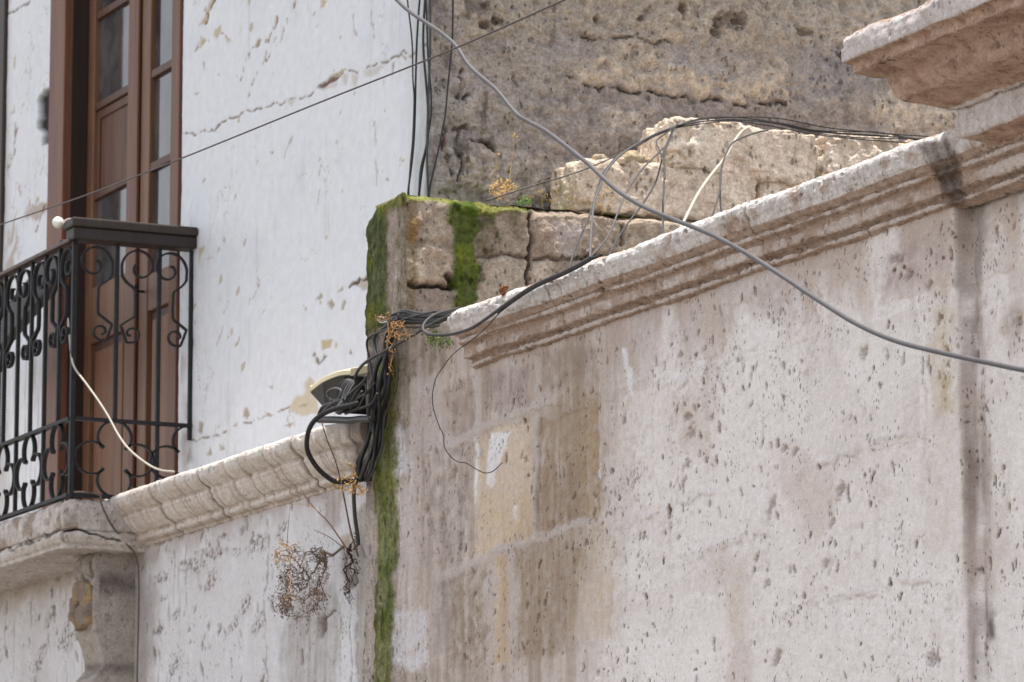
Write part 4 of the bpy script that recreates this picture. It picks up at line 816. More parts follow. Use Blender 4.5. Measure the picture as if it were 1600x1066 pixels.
# ------------------------------------------------------------------ balcony door
door = bpy.data.objects.new('balcony_door', None)
COL.objects.link(door); door.parent = white_house; ORG[door.name] = ORG[white_house.name]
WD = S(86, 59, 45); WD2 = S(112, 79, 57); DK = S(44, 30, 26)
XD = XU + 0.085
def yD(px, x=XD, py=300): return float(onX(px, py, x)[1])
def zD(px, py, x=XD): return float(onX(px, py, x)[2])
ZB, ZT2 = 3.38, 6.3
b = MB(); b.box((XU - 0.012, yD(97, XU - 0.012), ZB), (XU + 0.14, YDL - 0.002, ZT2), S(110, 70, 50)); b.build('door_frame', M_WOOD, door, bevel=0.004)
b = MB(); b.box((XU - 0.008, YD + 0.012, ZB), (XU + 0.05, yD(265, XU - 0.008), ZT2), S(102, 66, 48)); b.build('door_frame', M_WOOD, door, bevel=0.003)
b = MB(); b.box((XU + 0.02, yD(97, XU) - 0.034, ZB), (XU + 0.13, yD(97, XU - 0.012) - 0.001, ZT2), DK); b.build('door_jamb', M_WOOD, door, bevel=0.004)
b = MB(); b.box((XD + 0.08, YD - 0.2, ZB), (XD + 0.1, YDL + 0.2, ZT2), S(30, 26, 24)); b.build('backing_board', M_WOOD, door)
def mat_glass():
    m, t, p = base_mat('dusty_glass'); n = noise_node(t, 6, 4, 0.6); r = nd(t, 'ShaderNodeValToRGB'); r.color_ramp.elements[0].position = 0.35; r.color_ramp.elements[1].position = 0.7
    r.color_ramp.elements[0].color = tuple(S(52, 50, 52)) + (1,); r.color_ramp.elements[1].color = tuple(S(96, 92, 92)) + (1,); t.links.new(n.outputs[0], r.inputs[0]); t.links.new(r.outputs[0], p.inputs['Base Color'])
    p.inputs['Roughness'].default_value = 0.07; p.inputs['IOR'].default_value = 1.5
    bn = nd(t, 'ShaderNodeBump'); bn.inputs['Strength'].default_value = 0.05; bn.inputs['Distance'].default_value = 0.01; n2 = noise_node(t, 3, 2); t.links.new(n2.outputs[0], bn.inputs['Height']); t.links.new(bn.outputs[0], p.inputs['Normal'])
    return m
M_GLASS = mat_glass()
def leaf(pl, pr, s1, s2, zb, panel_top, wood_row=None):
    """pixel columns: outer edges and inner edges of the stiles; zb = heights of the glazing bars, top first"""
    yl, yr, ys1, ys2 = yD(pl), yD(pr), yD(s1), yD(s2)
    b = MB(); xa, xb = XD, XD + 0.04
    b.box((xa, ys1, ZB), (xb, yl, ZT2), WD2); b.box((xa, yr, ZB), (xb, ys2, ZT2), WD2)
    b.box((xa + 0.006, ys2 + 0.0005, ZB), (xb - 0.003, ys1 - 0.0005, ZB + 0.16), WD)
    b.box((xa + 0.003, ys2 + 0.0005, panel_top), (xb - 0.002, ys1 - 0.0005, zb[-1]), WD2)
    b.box((xa + 0.018, ys2 + 0.0007, ZB + 0.16), (xb - 0.004, ys1 - 0.0007, panel_top), WD)
    k = 0.035; b.box((xa + 0.008, ys2 + k, ZB + 0.16 + k), (xa + 0.017, ys1 - k, panel_top - k), S(120, 84, 62))
    o = b.build('door_leaf', M_WOOD, door, bevel=0.005)
    for z in zb[:-1]:
        q = MB(); q.box((xa + 0.004, ys2 + 0.001, z - 0.015), (xb - 0.004, ys1 - 0.001, z + 0.015), WD); q.build('glazing_bar', M_WOOD, door, bevel=0.004)
    tops = [ZT2] + list(zb[:-1]); bots = list(zb)
    for i, (t_, b_) in enumerate(zip(tops, bots)):
        if i == wood_row:
            q = MB(); q.box((xa + 0.022, ys2 + 0.001, b_ + 0.015), (xa + 0.03, ys1 - 0.001, t_ - 0.015), S(96, 66, 54))
            q.box((xa + 0.014, ys1 - 0.03, b_ + 0.016), (xa + 0.0215, ys1 - 0.002, t_ - 0.016), S(92, 60, 46)); q.box((xa + 0.014, ys2 + 0.002, b_ + 0.016), (xa + 0.0215, ys2 + 0.024, t_ - 0.016), S(92, 60, 46)); q.box((xa + 0.0145, ys2 + 0.024, t_ - 0.05), (xa + 0.0215, ys1 - 0.03, t_ - 0.0165), S(92, 60, 46))
            q.build('shutter_panel', M_WOOD, door, bevel=0.003)
        else:
            q = MB(); q.box((xa + 0.02, ys2 + 0.0012, b_ + (0.015 if i < len(bots) - 1 else 0)), (xa + 0.025, ys1 - 0.0012, t_ - 0.015)); q.build('pane', M_GLASS, door)
zb1 = [zD(170, y) for y in (12, 154, 294, 437)]
leaf(131, 214, 144, 197, zb1, zD(170, 525), 2)
leaf(218.5, 303, 232, 286, [zb1[0] + 0.002, zb1[1] + 0.001, zb1[2], zD(250, 420)], zD(250, 478))
b = MB(); b.box((XD - 0.012, yD(216) - 0.012, ZB), (XD - 0.0005, yD(211), ZT2), S(104, 64, 46)); b.build('meeting_strip', M_WOOD, door, bevel=0.003)
b = MB(); hy = yD(227); hz = zD(227, 600); b.tube([(XD - 0.03, hy, zD(227, 445)), (XD - 0.035, hy, zD(227, 455)), (XD - 0.03, hy, zD(227, 466))], 0.006); b.tube([(XD + 0.002, hy, zD(227, 455)), (XD - 0.032, hy, zD(227, 455))], 0.005); b.build('handle', M_IRON, door)
# next door along the street: only its dark frame shows
nextd = bpy.data.objects.new('shuttered_door', None); COL.objects.link(nextd); nextd.parent = white_house; ORG[nextd.name] = ORG[white_house.name]
b = MB(); b.box((XU - 0.014, YW2 + 0.002, ZB), (XU + 0.14, YW2 + 0.09, ZT2), S(56, 42, 38)); b.box((XU - 0.014, YW2 + 1.18, ZB), (XU + 0.14, YW2 + 1.28, ZT2), S(60, 46, 40)); b.build('door_frame', M_WOOD, nextd, bevel=0.004)
b = MB(); b.box((XU + 0.07, YW2 + 0.0905, ZB), (XU + 0.11, YW2 + 1.1795, ZT2), S(92, 62, 46)); b.build('door_leaf', M_WOOD, nextd)

# ------------------------------------------------------------------ balcony
balc = bpy.data.objects.new('balcony', None); COL.objects.link(balc); balc.parent = white_house; ORG[balc.name] = ORG[white_house.name]
YRT = float(onX(114, 560, XB)[1])                         # the return railing's plane
XS = XB - 0.03; YS = float(onX(101, 815, XS)[1])          # slab corner
zs_t = float(onX(101, 778, XS)[2]); zs_b = float(onX(103, 854, XS)[2]); h = zs_t - zs_b
prof = [(-0.5, 0.006), (-0.06, 0.006), (-0.028, 0.0), (-0.006, -0.014), (0.006, -0.035), (0.006, -0.095), (0.004, -0.118), (-0.004, -0.122), (0.006, -0.127), (0.014, -0.138), (0.016, -0.150), (0.010, -0.168), (0.0, -0.178), (0.002, -0.190), (-0.004, -0.192), (-0.05, -0.190), (-0.6, -0.188)]
prof = [(a, b_ * h / 0.19) for a, b_ in prof]; Q, T = resample(prof, 0.004); Nf = prof_normals(Q)
sf = np.r_[np.linspace(-3.0, 0, 3)[:0], np.linspace(0, 0.36, 62)[:-1], np.linspace(0.36, 2.3, 240), [3.0, 4.0]]   # first the return, then along the street
SS, TT = np.meshgrid(sf, T); b0 = fbm(SS, TT, 3, 4, 161); m0 = fbm(SS, TT, 10, 4, 162); f0 = fbm(SS, TT, 40, 4, 163)
disp = 0.004 * b0 + 0.005 * m0 + 0.003 * f0
pp = Q[:, :1] + Nf[:, :1] * disp; zz = Q[:, 1:] + Nf[:, 1:] * disp; side = SS < 0.36
X = np.where(side, (XS - pp) * (SS / 0.36) + (XL + 0.02) * (1 - SS / 0.36), XS - pp); Y = np.where(side, YS - pp, YS - pp + (SS - 0.36))
P = np.stack([X, Y, zs_t + zz], -1); px, py, _ = meas(P); pt = Paint(SS, TT, px, py, (192, 182, 174))
pt.mix(sm(-0.1, 0.4, m0), (206, 200, 196), 0.7); pl = sm(0.0, 0.25, fbm(SS, TT, 9, 5, 165)) * (Q[:, 1] > -0.11)[:, None] * (SS > 0.3)
pt.mix(pl, (146, 128, 112), 0.75); pt.dep -= 0.004 * pl; pt.mix(sm(0.2, 0.5, f0), (130, 116, 104), 0.45)
pt.poly([(100, 790), (165, 785), (205, 850), (150, 820), (100, 815)], (176, 166, 158), 0.8, 6, 8, 0, 0, 0.3)
pt.line([(96, 846), (98, 832), (118, 826), (150, 834), (190, 846)], 1.6, (62, 54, 48), 0.95, -0.012, 4); pt.line([(96, 828), (60, 842), (40, 852), (0, 862)], 1.6, (86, 72, 62), 0.8, -0.008, 8, 0.1)
pt.mix((Q[:, 1] < -0.188)[:, None] * np.ones(SS.shape), (196, 184, 178), 0.8)
P[..., 0] -= np.where(side, 0, pt.dep); P[..., 1] -= np.where(side, pt.dep, 0)
grid_mesh('slab', P, pt.col, M_MOULD, balc, flip=True)
b = MB(); b.box((XS + 0.03, YS + 0.03, zs_b + 0.012), (XL + 0.2, 18, zs_t - 0.012), S(180, 170, 162)); b.build('slab_core', M_STONE, balc)

# iron work
def zF(px, py): return float(onX(px, py, XB)[2])
z_rail = zF(114, 379); z_low = zF(114, 653); z_bot = zF(114, 772)
DXB = 0.1535; DYB = 0.146
SPI = []
for th in np.linspace(math.radians(196), math.radians(-238), 46):
    k = (math.radians(196) - th) / math.radians(434); SPI.append((64 + ((1 - k) ** 0.8 * 52 + k * 6) * math.cos(th), 60 - ((1 - k) ** 0.7 * 56 + k * 7) * math.sin(th)))
SPI2 = []
for th in np.linspace(math.radians(150), math.radians(-262), 40):
    k = (math.radians(150) - th) / math.radians(412); SPI2.append((42 + ((1 - k) * 30 + k * 7) * math.cos(th), 262 + ((1 - k) * 30 + k * 6) * math.sin(th)))
HALF = [(x, z) for x, z in SPI[::-1]] + [(15, 92), (30, 112), (50, 128), (52, 150), (52, 205), (40, 218), (16, 236)] + [(14, 244)] + [(x, z) for x, z in SPI2[3:]]
def half_scroll(sgn, base, du, dv, axis_out, name='scroll'):
    """one side of a lyre scroll; du = unit vector along the railing, sizes in metres per drawn unit"""
    pts = [base + np.array(du) * sgn * x * 0.00128 * dv - np.array([0, 0, 1]) * z * 0.00116 for x, z in HALF]
    b = MB(); b.flat(spl(pts, 2), axis_out, 0.015, 0.006); return b.build(name, M_IRON, balc, True)
def quatrefoil(c, du, R, axis_out, lobes=(0, 1, 2, 3), kx=1.0):
    for l in lobes:
        a0 = l * math.pi / 2; cc = np.array([math.cos(a0), math.sin(a0)]) * R; pts = []
        for t in np.linspace(-2.4, 2.4, 34):
            q = cc + 0.74 * R * np.array([math.cos(a0 + t), math.sin(a0 + t)]); pts.append(c + np.array(du) * q[0] * kx + np.array([0, 0, 1]) * q[1])
        b = MB(); b.flat(pts, axis_out, 0.016, 0.0065); b.build('quatrefoil', M_IRON, balc, True)
def bar(x, y, z0, z1, w=0.0065):
    b = MB(); b.box((x - w, y - w, z0), (x + w, y + w, z1)); b.build('baluster', M_IRON, balc)
bx = [XB + DXB * i for i in (1, 2, 3)]; bx[2] = XU - 0.006
b = MB(); b.box((XB - 0.008, YRT - 0.008, z_bot - 0.01), (XB + 0.008, YRT + 0.008, z_rail)); b.build('corner_post', M_IRON, balc)
bar(bx[0], YRT, z_low, z_rail); bar(bx[1], YRT, z_bot, z_rail); bar(bx[2], YRT, z_low - 0.05, z_rail)
for x_, sg in ((bx[0], -1), (bx[0], 1), (bx[2], -1)): half_scroll(sg, np.array([x_, YRT, z_rail]), (1, 0, 0), 1.0, (0, 1, 0))
ny = 9
for i in range(1, ny):
    y = YRT + DYB * i; bar(XB, y, z_low if i % 2 else z_bot, z_rail) if i % 2 == 0 else bar(XB, y, z_low, z_rail)
    if i % 2 == 1:
        for sg in (-1, 1): half_scroll(sg, np.array([XB, y, z_rail]), (0, 1, 0), 1.12, (1, 0, 0))
zc = (z_low + z_bot) / 2; RQ = (z_low - z_bot) / 2 / 1.76
quatrefoil(np.array([bx[0], YRT, zc]), (1, 0, 0), RQ, (0, 1, 0), kx=1.1); quatrefoil(np.array([bx[2], YRT, zc]), (1, 0, 0), RQ, (0, 1, 0), (1, 2, 3), kx=1.1)
for i in range(1, ny, 2): quatrefoil(np.array([XB, YRT + DYB * i, zc]), (0, 1, 0), RQ, (1, 0, 0), kx=1.05)
YE2 = YRT + DYB * ny
b = MB(); b.box((XB - 0.012, YRT + 0.0082, z_low - 0.006), (XB + 0.012, YE2, z_low + 0.006)); b.box((XB + 0.0082, YRT - 0.012, z_low - 0.006), (XU, YRT + 0.012, z_low + 0.006)); b.build('lower_rail', M_IRON, balc)
b = MB(); b.box((XB - 0.012, YRT + 0.0082, z_bot - 0.006), (XB + 0.012, YE2, z_bot + 0.006)); b.box((XB + 0.0082, YRT - 0.012, z_bot - 0.006), (XL, YRT + 0.012, z_bot + 0.006)); b.build('bottom_rail', M_IRON, balc)
b = MB(); b.box((XB - 0.02, YRT + 0.009, z_rail), (XB + 0.02, YE2, z_rail + 0.014), S(84, 66, 62)); b.build('top_rail', M_WOOD, balc, bevel=0.003)
zh = zF(112, 346); b = MB(); b.box((XB - 0.018, YRT - 0.04, z_rail + 0.003), (XU + 0.0, YRT + 0.045, z_rail + 0.045), S(44, 36, 32)); b.box((XB - 0.026, YRT - 0.05, z_rail + 0.0452), (XU - 0.001, YRT + 0.055, zh), S(54, 45, 40)); b.build('handrail', M_WOOD, balc, bevel=0.006)

# carved bracket under the slab
PW = 0.19; zc0 = zs_b; YK = float(onX(214, 900, XL)[1]) + 0.015
def zK(py): return float(onX(165, py, XL - 0.13)[2])
side = [(0.135, zK(862)), (0.150, zK(870)), (0.150, zK(885)), (0.138, zK(898)), (0.150, zK(903)), (0.152, zK(925)), (0.150, zK(955)), (0.144, zK(972)), (0.136, zK(990)), (0.122, zK(1005)), (0.112, zK(1022)), (0.106, zK(1036)), (0.114, zK(1042)), (0.132, zK(1052)), (0.150, zK(1062)), (0.152, zK(1070)), (0.12, zK(1078)), (0.06, zK(1100)), (0.0, zK(1120))]
side = [(0.12, zc0 + 0.004)] + side
sp = np.array(side); tt = np.r_[0, np.cumsum(np.hypot(*np.diff(sp, axis=0).T))]; ts = np.linspace(0, tt[-1], 110); pz = np.interp(ts, tt, sp[:, 0]); zz = np.interp(ts, tt, sp[:, 1])
cols_ = np.r_[np.linspace(0, 1, 30)[:-1] * 0 + 0] if False else None
w1 = np.linspace(0, 1, 28); w2 = np.linspace(0, 1, 36); w3 = np.linspace(0, 1, 10)
Xg = []; Yg = []
for p_, z_ in zip(pz, zz):
    near = np.stack([XL + 0.01 - (p_ + 0.01) * w1, np.full(28, YK), np.full(28, z_)], 1)
    flute = 0.022 * np.cos(w2 * 2 * np.pi * 3) * (z_ > zK(900)) + 0.010 * np.exp(-((w2 - 0.12) / 0.1) ** 2) * (z_ < zK(975)) - 0.012 * np.sin(np.pi * w2) * (z_ < zK(975))
    fr = np.stack([XL - p_ - flute * np.sin(np.pi * np.clip(w2 * 1.0, 0, 1)) ** 0.5, YK + PW * w2, np.full(36, z_)], 1)[1:]
    far = np.stack([XL - p_ * (1 - w3), np.full(10, YK + PW), np.full(10, z_)], 1)[1:]
    Xg.append(np.concatenate([near, fr, far]))
P = np.stack(Xg, 0)[::-1]; s_ = P[..., 0] + P[..., 1]; n1 = fbm(s_, P[..., 2], 8, 4, 171); n2 = fbm(s_, P[..., 2], 30, 4, 172)
P[..., 0] -= 0.005 * n1 + 0.003 * n2; P[..., 1] -= 0.003 * n1
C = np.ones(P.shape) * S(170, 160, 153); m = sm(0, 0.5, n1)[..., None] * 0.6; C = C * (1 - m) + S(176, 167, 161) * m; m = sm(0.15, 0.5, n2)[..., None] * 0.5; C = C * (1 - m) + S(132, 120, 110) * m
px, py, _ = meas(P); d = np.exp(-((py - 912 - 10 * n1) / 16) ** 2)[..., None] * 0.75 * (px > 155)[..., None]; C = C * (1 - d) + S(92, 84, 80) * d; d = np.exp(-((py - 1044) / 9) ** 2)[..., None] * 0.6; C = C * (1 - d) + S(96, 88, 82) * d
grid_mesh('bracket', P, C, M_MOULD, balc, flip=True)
# the carved scroll: two volute rolls with a broken face between them
b = MB(); zt_, zm_ = zK(884), zK(940)
for y_, rr, ln in ((YK + PW * 0.5 + 0.006, 0.026, PW * 0.98),):
    n_ = 26; th_ = np.linspace(0, 2 * np.pi, n_, endpoint=False); ys_ = np.linspace(y_ - ln / 2, y_ + ln / 2, 24)
    V = []
    for q_ in ys_:
        r2 = rr * (1 + 0.16 * np.cos((q_ - ys_[0]) / ln * 2 * np.pi * 3.5)) + 0.003 * fbm(th_ * 2, th_ * 0 + q_ * 20, 1, 3, 181)
        V.append(np.stack([XL - 0.134 - r2 * np.cos(th_), np.full(n_, q_), zt_ + r2 * 1.15 * np.sin(th_)], 1))
    fs = [(i * n_ + k, i * n_ + (k + 1) % n_, (i + 1) * n_ + (k + 1) % n_, (i + 1) * n_ + k) for i in range(23) for k in range(n_)] + [tuple(range(n_)), tuple(range(23 * n_, 24 * n_))[::-1]]
    b.add(np.concatenate(V), fs, S(158, 146, 138))
b.build('volute', M_MOULD, balc, True)
oc = [(-0.5, 0.34), (-0.2, 0.5), (0.36, 0.5), (0.5, 0.28), (0.5, -0.26), (0.30, -0.5), (-0.36, -0.40), (-0.5, -0.12)]
yy = [YK + PW * 0.5 + a_ * PW * 0.97 for a_, c_ in oc]; zz2 = [(zK(902) + zK(978)) / 2 + c_ * (zK(902) - zK(978)) for a_, c_ in oc]
gx = np.linspace(0, 1, 26); rings = []
for k_ in gx:      # face from the rim inwards, rough where the carving has broken away
    rings.append(np.stack([np.full(64, XL - 0.176 + 0.012 * (1 - k_) ** 3), np.interp(np.arange(64), np.arange(9) * 8, yy + [yy[0]]) * (1 - k_) + np.mean(yy) * k_, np.interp(np.arange(64), np.arange(9) * 8, zz2 + [zz2[0]]) * (1 - k_) + np.mean(zz2) * k_], 1))
Pf = np.stack(rings, 0); Pb = Pf[:1].copy(); Pb[..., 0] = XL - 0.12; Pf = np.concatenate([Pb, Pf], 0); Pf = np.concatenate([Pf, Pf[:, :1]], 1)
nz = fbm(Pf[..., 1], Pf[..., 2], 16, 5, 183); n3 = fbm(Pf[..., 1] * 2, Pf[..., 2], 12, 4, 184); Pf[1:, :, 0] += 0.016 * nz[1:] + 0.006 * n3[1:]
C = np.ones(Pf.shape) * S(134, 122, 112); m = sm(-0.1, 0.4, n3)[..., None]; C = C * (1 - m) + S(160, 132, 100) * m; m = sm(0.1, 0.5, nz)[..., None]; C = C * (1 - m) + S(98, 88, 80) * m
grid_mesh('broken_scroll', Pf, C, M_MOULD, balc, flip=True)
# ------------------------------------------------------------------ cables
def wpath(pts, d0, d1=None, n=8, jit=0.0, seed=0):
    """pts in the photograph; d0/d1 = ('X'|'Y'|'W', value): the plane (or distance) each end lies on; in between the distance runs evenly"""
    P = spl(np.array(pts, float), n); L = np.r_[0, np.cumsum(np.hypot(*np.diff(P, axis=0).T))]; L /= L[-1]
    d1 = d1 or d0
    if d0 == d1 and d0[0] == 'X': out = onX(P[:, 0], P[:, 1], d0[1])
    elif d0 == d1 and d0[0] == 'Y': out = onY(P[:, 0], P[:, 1], d0[1])
    else:
        def dist(q, d): return d[1] if d[0] == 'W' else meas(onX(q[0], q[1], d[1]) if d[0] == 'X' else onY(q[0], q[1], d[1]))[2]
        w = dist(P[0], d0) * (1 - L) + dist(P[-1], d1) * L; out = atw(P[:, 0], P[:, 1], w)
    if jit:
        r = np.random.default_rng(seed); k = r.standard_normal((5, 3)) * jit; out = out + sum(np.sin((i + 1) * np.pi * L)[:, None] * k[i] / (i + 1) for i in range(5))
    return out
def wire(name, label, P, r, mat, group=None, cat='cable', n=8, extra=None):
    b = MB(); b.tube(P, r, n); o = b.build(name, mat, None, True); tag(o, label, cat, group)
    return o
GS = 'service cables on the facades'
wire('thick_cable', 'thick grey cable drooping diagonally across the whole picture in front of the walls', wpath([(585, -30), (612, -8), (640, 18), (690, 52), (714, 74), (735, 105), (775, 140), (798, 168), (815, 184), (850, 203), (880, 225), (920, 257), (960, 294), (1000, 320), (1050, 342), (1110, 366), (1165, 395), (1220, 430), (1280, 470), (1340, 507), (1400, 533), (1470, 551), (1540, 566), (1610, 580), (1700, 592)], ('X', 4.35)), 0.0052, M_GREY, GS, n=12)
wire('overhead_wire', 'thin dark straight overhead wire running past the white house and the balcony', wpath([(-160, 410), (-10, 355), (140, 303), (290, 245), (500, 160), (710, 76), (900, -8), (1100, -96)], ('X', 4.3)), 0.0024, M_BROWN, GS)
wire('looped_cable', 'grey cable that loops back round the broken end of the near cornice', wpath([(556, 600), (556, 586), (566, 571), (584, 558), (608, 545), (640, 527), (670, 509), (700, 494), (716, 484), (712, 483), (700, 486), (682, 491), (668, 500), (661, 511), (664, 519), (674, 523), (700, 523), (722, 518), (742, 510), (775, 487), (805, 465), (837, 445), (877, 427), (905, 413), (924, 402)], ('X', 4.90), ('X', 4.885)), 0.0046, M_DGREY, GS, n=10)
wire('looped_cable', 'dark cable lying along the near cornice lip under the looped grey one', wpath([(778, 489), (806, 468), (838, 448), (878, 430), (906, 416), (926, 404), (940, 398)], ('X', 4.893), ('X', 4.90)), 0.004, M_BLACK, GS)
wire('loose_wire', 'hair thin black wire hanging down the stained stone blocks with a curled end', wpath([(819, 457), (792, 477), (775, 495), (749, 522), (711, 551), (692, 574), (679, 597), (676, 631), (684, 660), (693, 681), (694, 697), (702, 711), (714, 721), (729, 724), (742, 732), (757, 739), (769, 737), (778, 730), (785, 723)], ('X', 4.89), ('X', 4.975)), 0.0013, M_BLACK, GS, n=6)
# bundle lying on the upper stones
hub = ('Y', Y1 - 0.01); GH = 'wires fanning out from the top stone'
for i, off in enumerate((0, -3, 2, -5, 4, -1)):
    wire('draped_wire', ['lowest', 'second lowest', 'middle', 'upper', 'second highest', 'highest'][i] + ' black wire of the bundle lying over the topmost loose stones', wpath([(1054, 199 + off * 0.3), (1090, 191 + off), (1145, 188 + off), (1206, 195 + off * 1.2), (1272, 208 + off), (1330, 213 + off * 0.8), (1384, 216 + off * 0.5), (1460, 222 + off), (1560, 232 + off)], hub, ('Y', Y1 + 0.02), jit=0.010, seed=i), 0.0018, M_BLACK, 'black wires over the topmost stones')
cap = ('X', 4.955)
FAN = [
 ('draped_wire', 'pale grey wire arching left from the top stone and dropping to the cornice', [(1055, 198), (1022, 211), (986, 231), (964, 248), (948, 268), (938, 292), (928, 322), (924, 363), (922, 412)], 0.0034, M_GREY),
 ('draped_wire', 'dark wire arching below the pale one and dropping leftmost to the cornice', [(1055, 199), (1007, 217), (970, 240), (956, 256), (942, 279), (926, 327), (905, 378), (888, 424)], 0.003, M_DGREY),
 ('draped_wire', 'thin pale wire curving down from the top stone across the long stone block', [(1055, 199), (1042, 226), (1029, 239), (1002, 266), (981, 297), (966, 332), (951, 368), (931, 393), (906, 416)], 0.0028, M_GREY),
 ('draped_wire', 'thin grey wire kinked twice before it reaches the cornice', [(1052, 200), (1037, 236), (1032, 259), (1024, 287), (1004, 320), (974, 363), (951, 400)], 0.0026, M_DGREY),
 ('draped_wire', 'dark wire hanging straight down from the left end of the top stone', [(1054, 200), (1044, 222), (1038, 240), (1037, 266), (1035, 312), (1035, 374)], 0.0028, M_DGREY),
 ('draped_wire', 'short dark wire end poking out below the left end of the top stone', [(1052, 200), (1030, 214), (1025, 222), (1030, 238), (1037, 258), (1039, 280)], 0.0022, M_DGREY),
 ('white_wire', 'thick off white cable crossing the long stone block down to the cornice', [(1168, 200), (1159, 206), (1146, 223), (1133, 246), (1108, 279), (1088, 307), (1072, 337), (1060, 364)], 0.0042, M_WHITE),
 ('draped_wire', 'dark wire joining the off white cable from the right of the top stone', [(1200, 204), (1184, 208), (1156, 221), (1141, 232), (1128, 262), (1124, 297), (1111, 342)], 0.0026, M_DGREY),
 ('draped_wire', 'short black wire hanging to the right of the off white cable', [(1134, 246), (1129, 262), (1126, 302), (1127, 338)], 0.0022, M_BLACK)]
for nm, lb, q, r, m in FAN: wire(nm, lb, wpath(q, ('Y', Y1 - 0.04), cap, jit=0.003, seed=len(lb)), r, m, GH)
wire('taut_wire', 'long thin black wire rising from the mossy ledge to the loose stones', wpath([(760, 314), (774, 309), (840, 288), (894, 272), (930, 258), (962, 244), (1000, 226), (1030, 208), (1054, 198)], ('Y', Y1 + 0.02), ('Y', Y1 - 0.01)), 0.0021, M_BLACK, GH)
# wires down the corner of the white house
GC = 'wires down the corner of the white house'; fr = ('X', XU - 0.025); sd = ('Y', Y2 - 0.06)
for i, (q, pl, r, lb) in enumerate((
 ([(634, -40), (637, 0), (642, 60), (645, 120), (648, 156), (645, 210), (641, 255), (639, 296), (640, 330)], fr, 0.0026, 'leftmost thin wire down the white corner of the house, bowed outwards'),
 ([(660, -40), (657, 0), (652, 75), (648, 168), (644, 240), (638, 296), (636, 330)], fr, 0.0034, 'black cable crossing the leftmost wire on the white corner'),
 ([(664, -40), (666, 0), (663, 75), (667, 165), (666, 216), (658, 258), (654, 296), (652, 330)], ('X', XU - 0.03), 0.004, 'thick black cable following the edge of the white plaster'),
 ([(664, -40), (664, 0), (666, 90), (668, 168), (662, 230), (656, 270), (655, 330)], ('X', XU - 0.02), 0.0028, 'thin black wire twined with the thick cable at the plaster edge'),
 ([(672, -40), (672, 0), (672, 80), (670, 150), (669, 240), (670, 297), (670, 340)], sd, 0.0036, 'dark cable down the rubble side just beside the plaster edge'),
 ([(710, -40), (708, 0), (706, 75), (697, 168), (691, 201), (681, 255), (673, 294), (668, 330)], sd, 0.003, 'dark wire slanting down across the rubble from upper right'))):
    wire('corner_wire', lb, wpath(q, pl, jit=0.003, seed=i), r, M_BLACK if i != 4 else M_DGREY, GC)
# bundle round the mossy corner
GB = 'black cables bundled at the mossy corner'
sx = np.random.default_rng(3)
for i in range(9):
    o = (i - 4) * 3.2; a = sx.normal(0, 2.2, 8); k = [0.006, 0.008, 0.005, 0.009, 0.007, 0.006, 0.005, 0.008, 0.004][i]
    a *= 1.7; q = [(616 + o * 0.5, 498 + a[0]), (607 + o * 0.9 + a[1], 530), (603 + o + a[2], 570), (598 + o + a[3], 610), (592 + o + a[4], 650), (585 + o * 0.9 + a[5], 690), (575 + o * 0.8 + a[6], 725), (568 + o * 0.7 + a[7], 752)]
    wire('hanging_cable', ['leftmost', 'second from left', 'third from left', 'left of middle', 'middle', 'right of middle', 'third from right', 'second from right', 'rightmost'][i] + ' black cable hanging down the left side of the mossy corner', wpath(q, ('X', 4.975 - 0.012 * (i % 3)), jit=0.006, seed=60 + i), k * 0.8, M_BLACK if i % 4 else M_DGREY, GB)
for i in range(7):
    o = (i - 3) * 3.4; a = sx.normal(0, 1.6, 6)
    q = [(600 + i, 508 + o * 0.6), (612, 499 + o * 0.8 + a[0]), (632, 497 + o + a[1]), (656, 499 + o + a[2]), (684, 498 + o * 0.9 + a[3]), (712, 492 + o * 0.8), (760, 480 + o * 0.8)]
    wire('bundle_cable', ['topmost', 'second from top', 'third from top', 'middle', 'third from bottom', 'second from bottom', 'bottom'][i] + ' cable of the bundle running from the mossy corner in behind the cornice', wpath(q, ('X', 4.965), ('X', 5.03)), [0.0028, 0.004, 0.0052, 0.005, 0.006, 0.004, 0.003][i], M_BLACK if i % 3 else M_DGREY, 'cables running in behind the cornice end')
wire('hanging_cable', 'thin black cable bowed out left of the mossy corner bundle', wpath([(680, 487), (655, 492), (631, 499), (609, 513), (590, 520), (577, 527), (573, 536), (575, 551), (580, 575), (584, 610), (578, 640)], ('X', 4.95)), 0.0034, M_BLACK, GB)
wire('cable_end', 'small white curled cable end at the top of the mossy corner bundle', wpath([(604, 503), (596, 504), (591, 500), (592, 496), (597, 495), (600, 498)], ('X', 4.94)), 0.0024, M_WHITE, cat='cable')
wire('drain_conduit', 'grey green conduit dropping from the cable bundle down the lower white wall', wpath([(566, 735), (557, 752), (553, 770), (554, 800), (556, 818), (559, 838), (560, 852)], ('X', 4.985), ('X', 5.0)), 0.0062, plain('conduit', (62, 62, 56), 0.7), GB)
wire('cable_loop', 'thick glossy black cable making one big loop over the white house cornice', wpath([(560, 630), (545, 634), (524, 639), (503, 648), (487, 663), (480, 683), (481, 706), (495, 730), (511, 745), (526, 753), (545, 752), (560, 748)], ('X', 4.87), ('X', 4.93)), 0.0075, M_BLACK, GB, n=10)
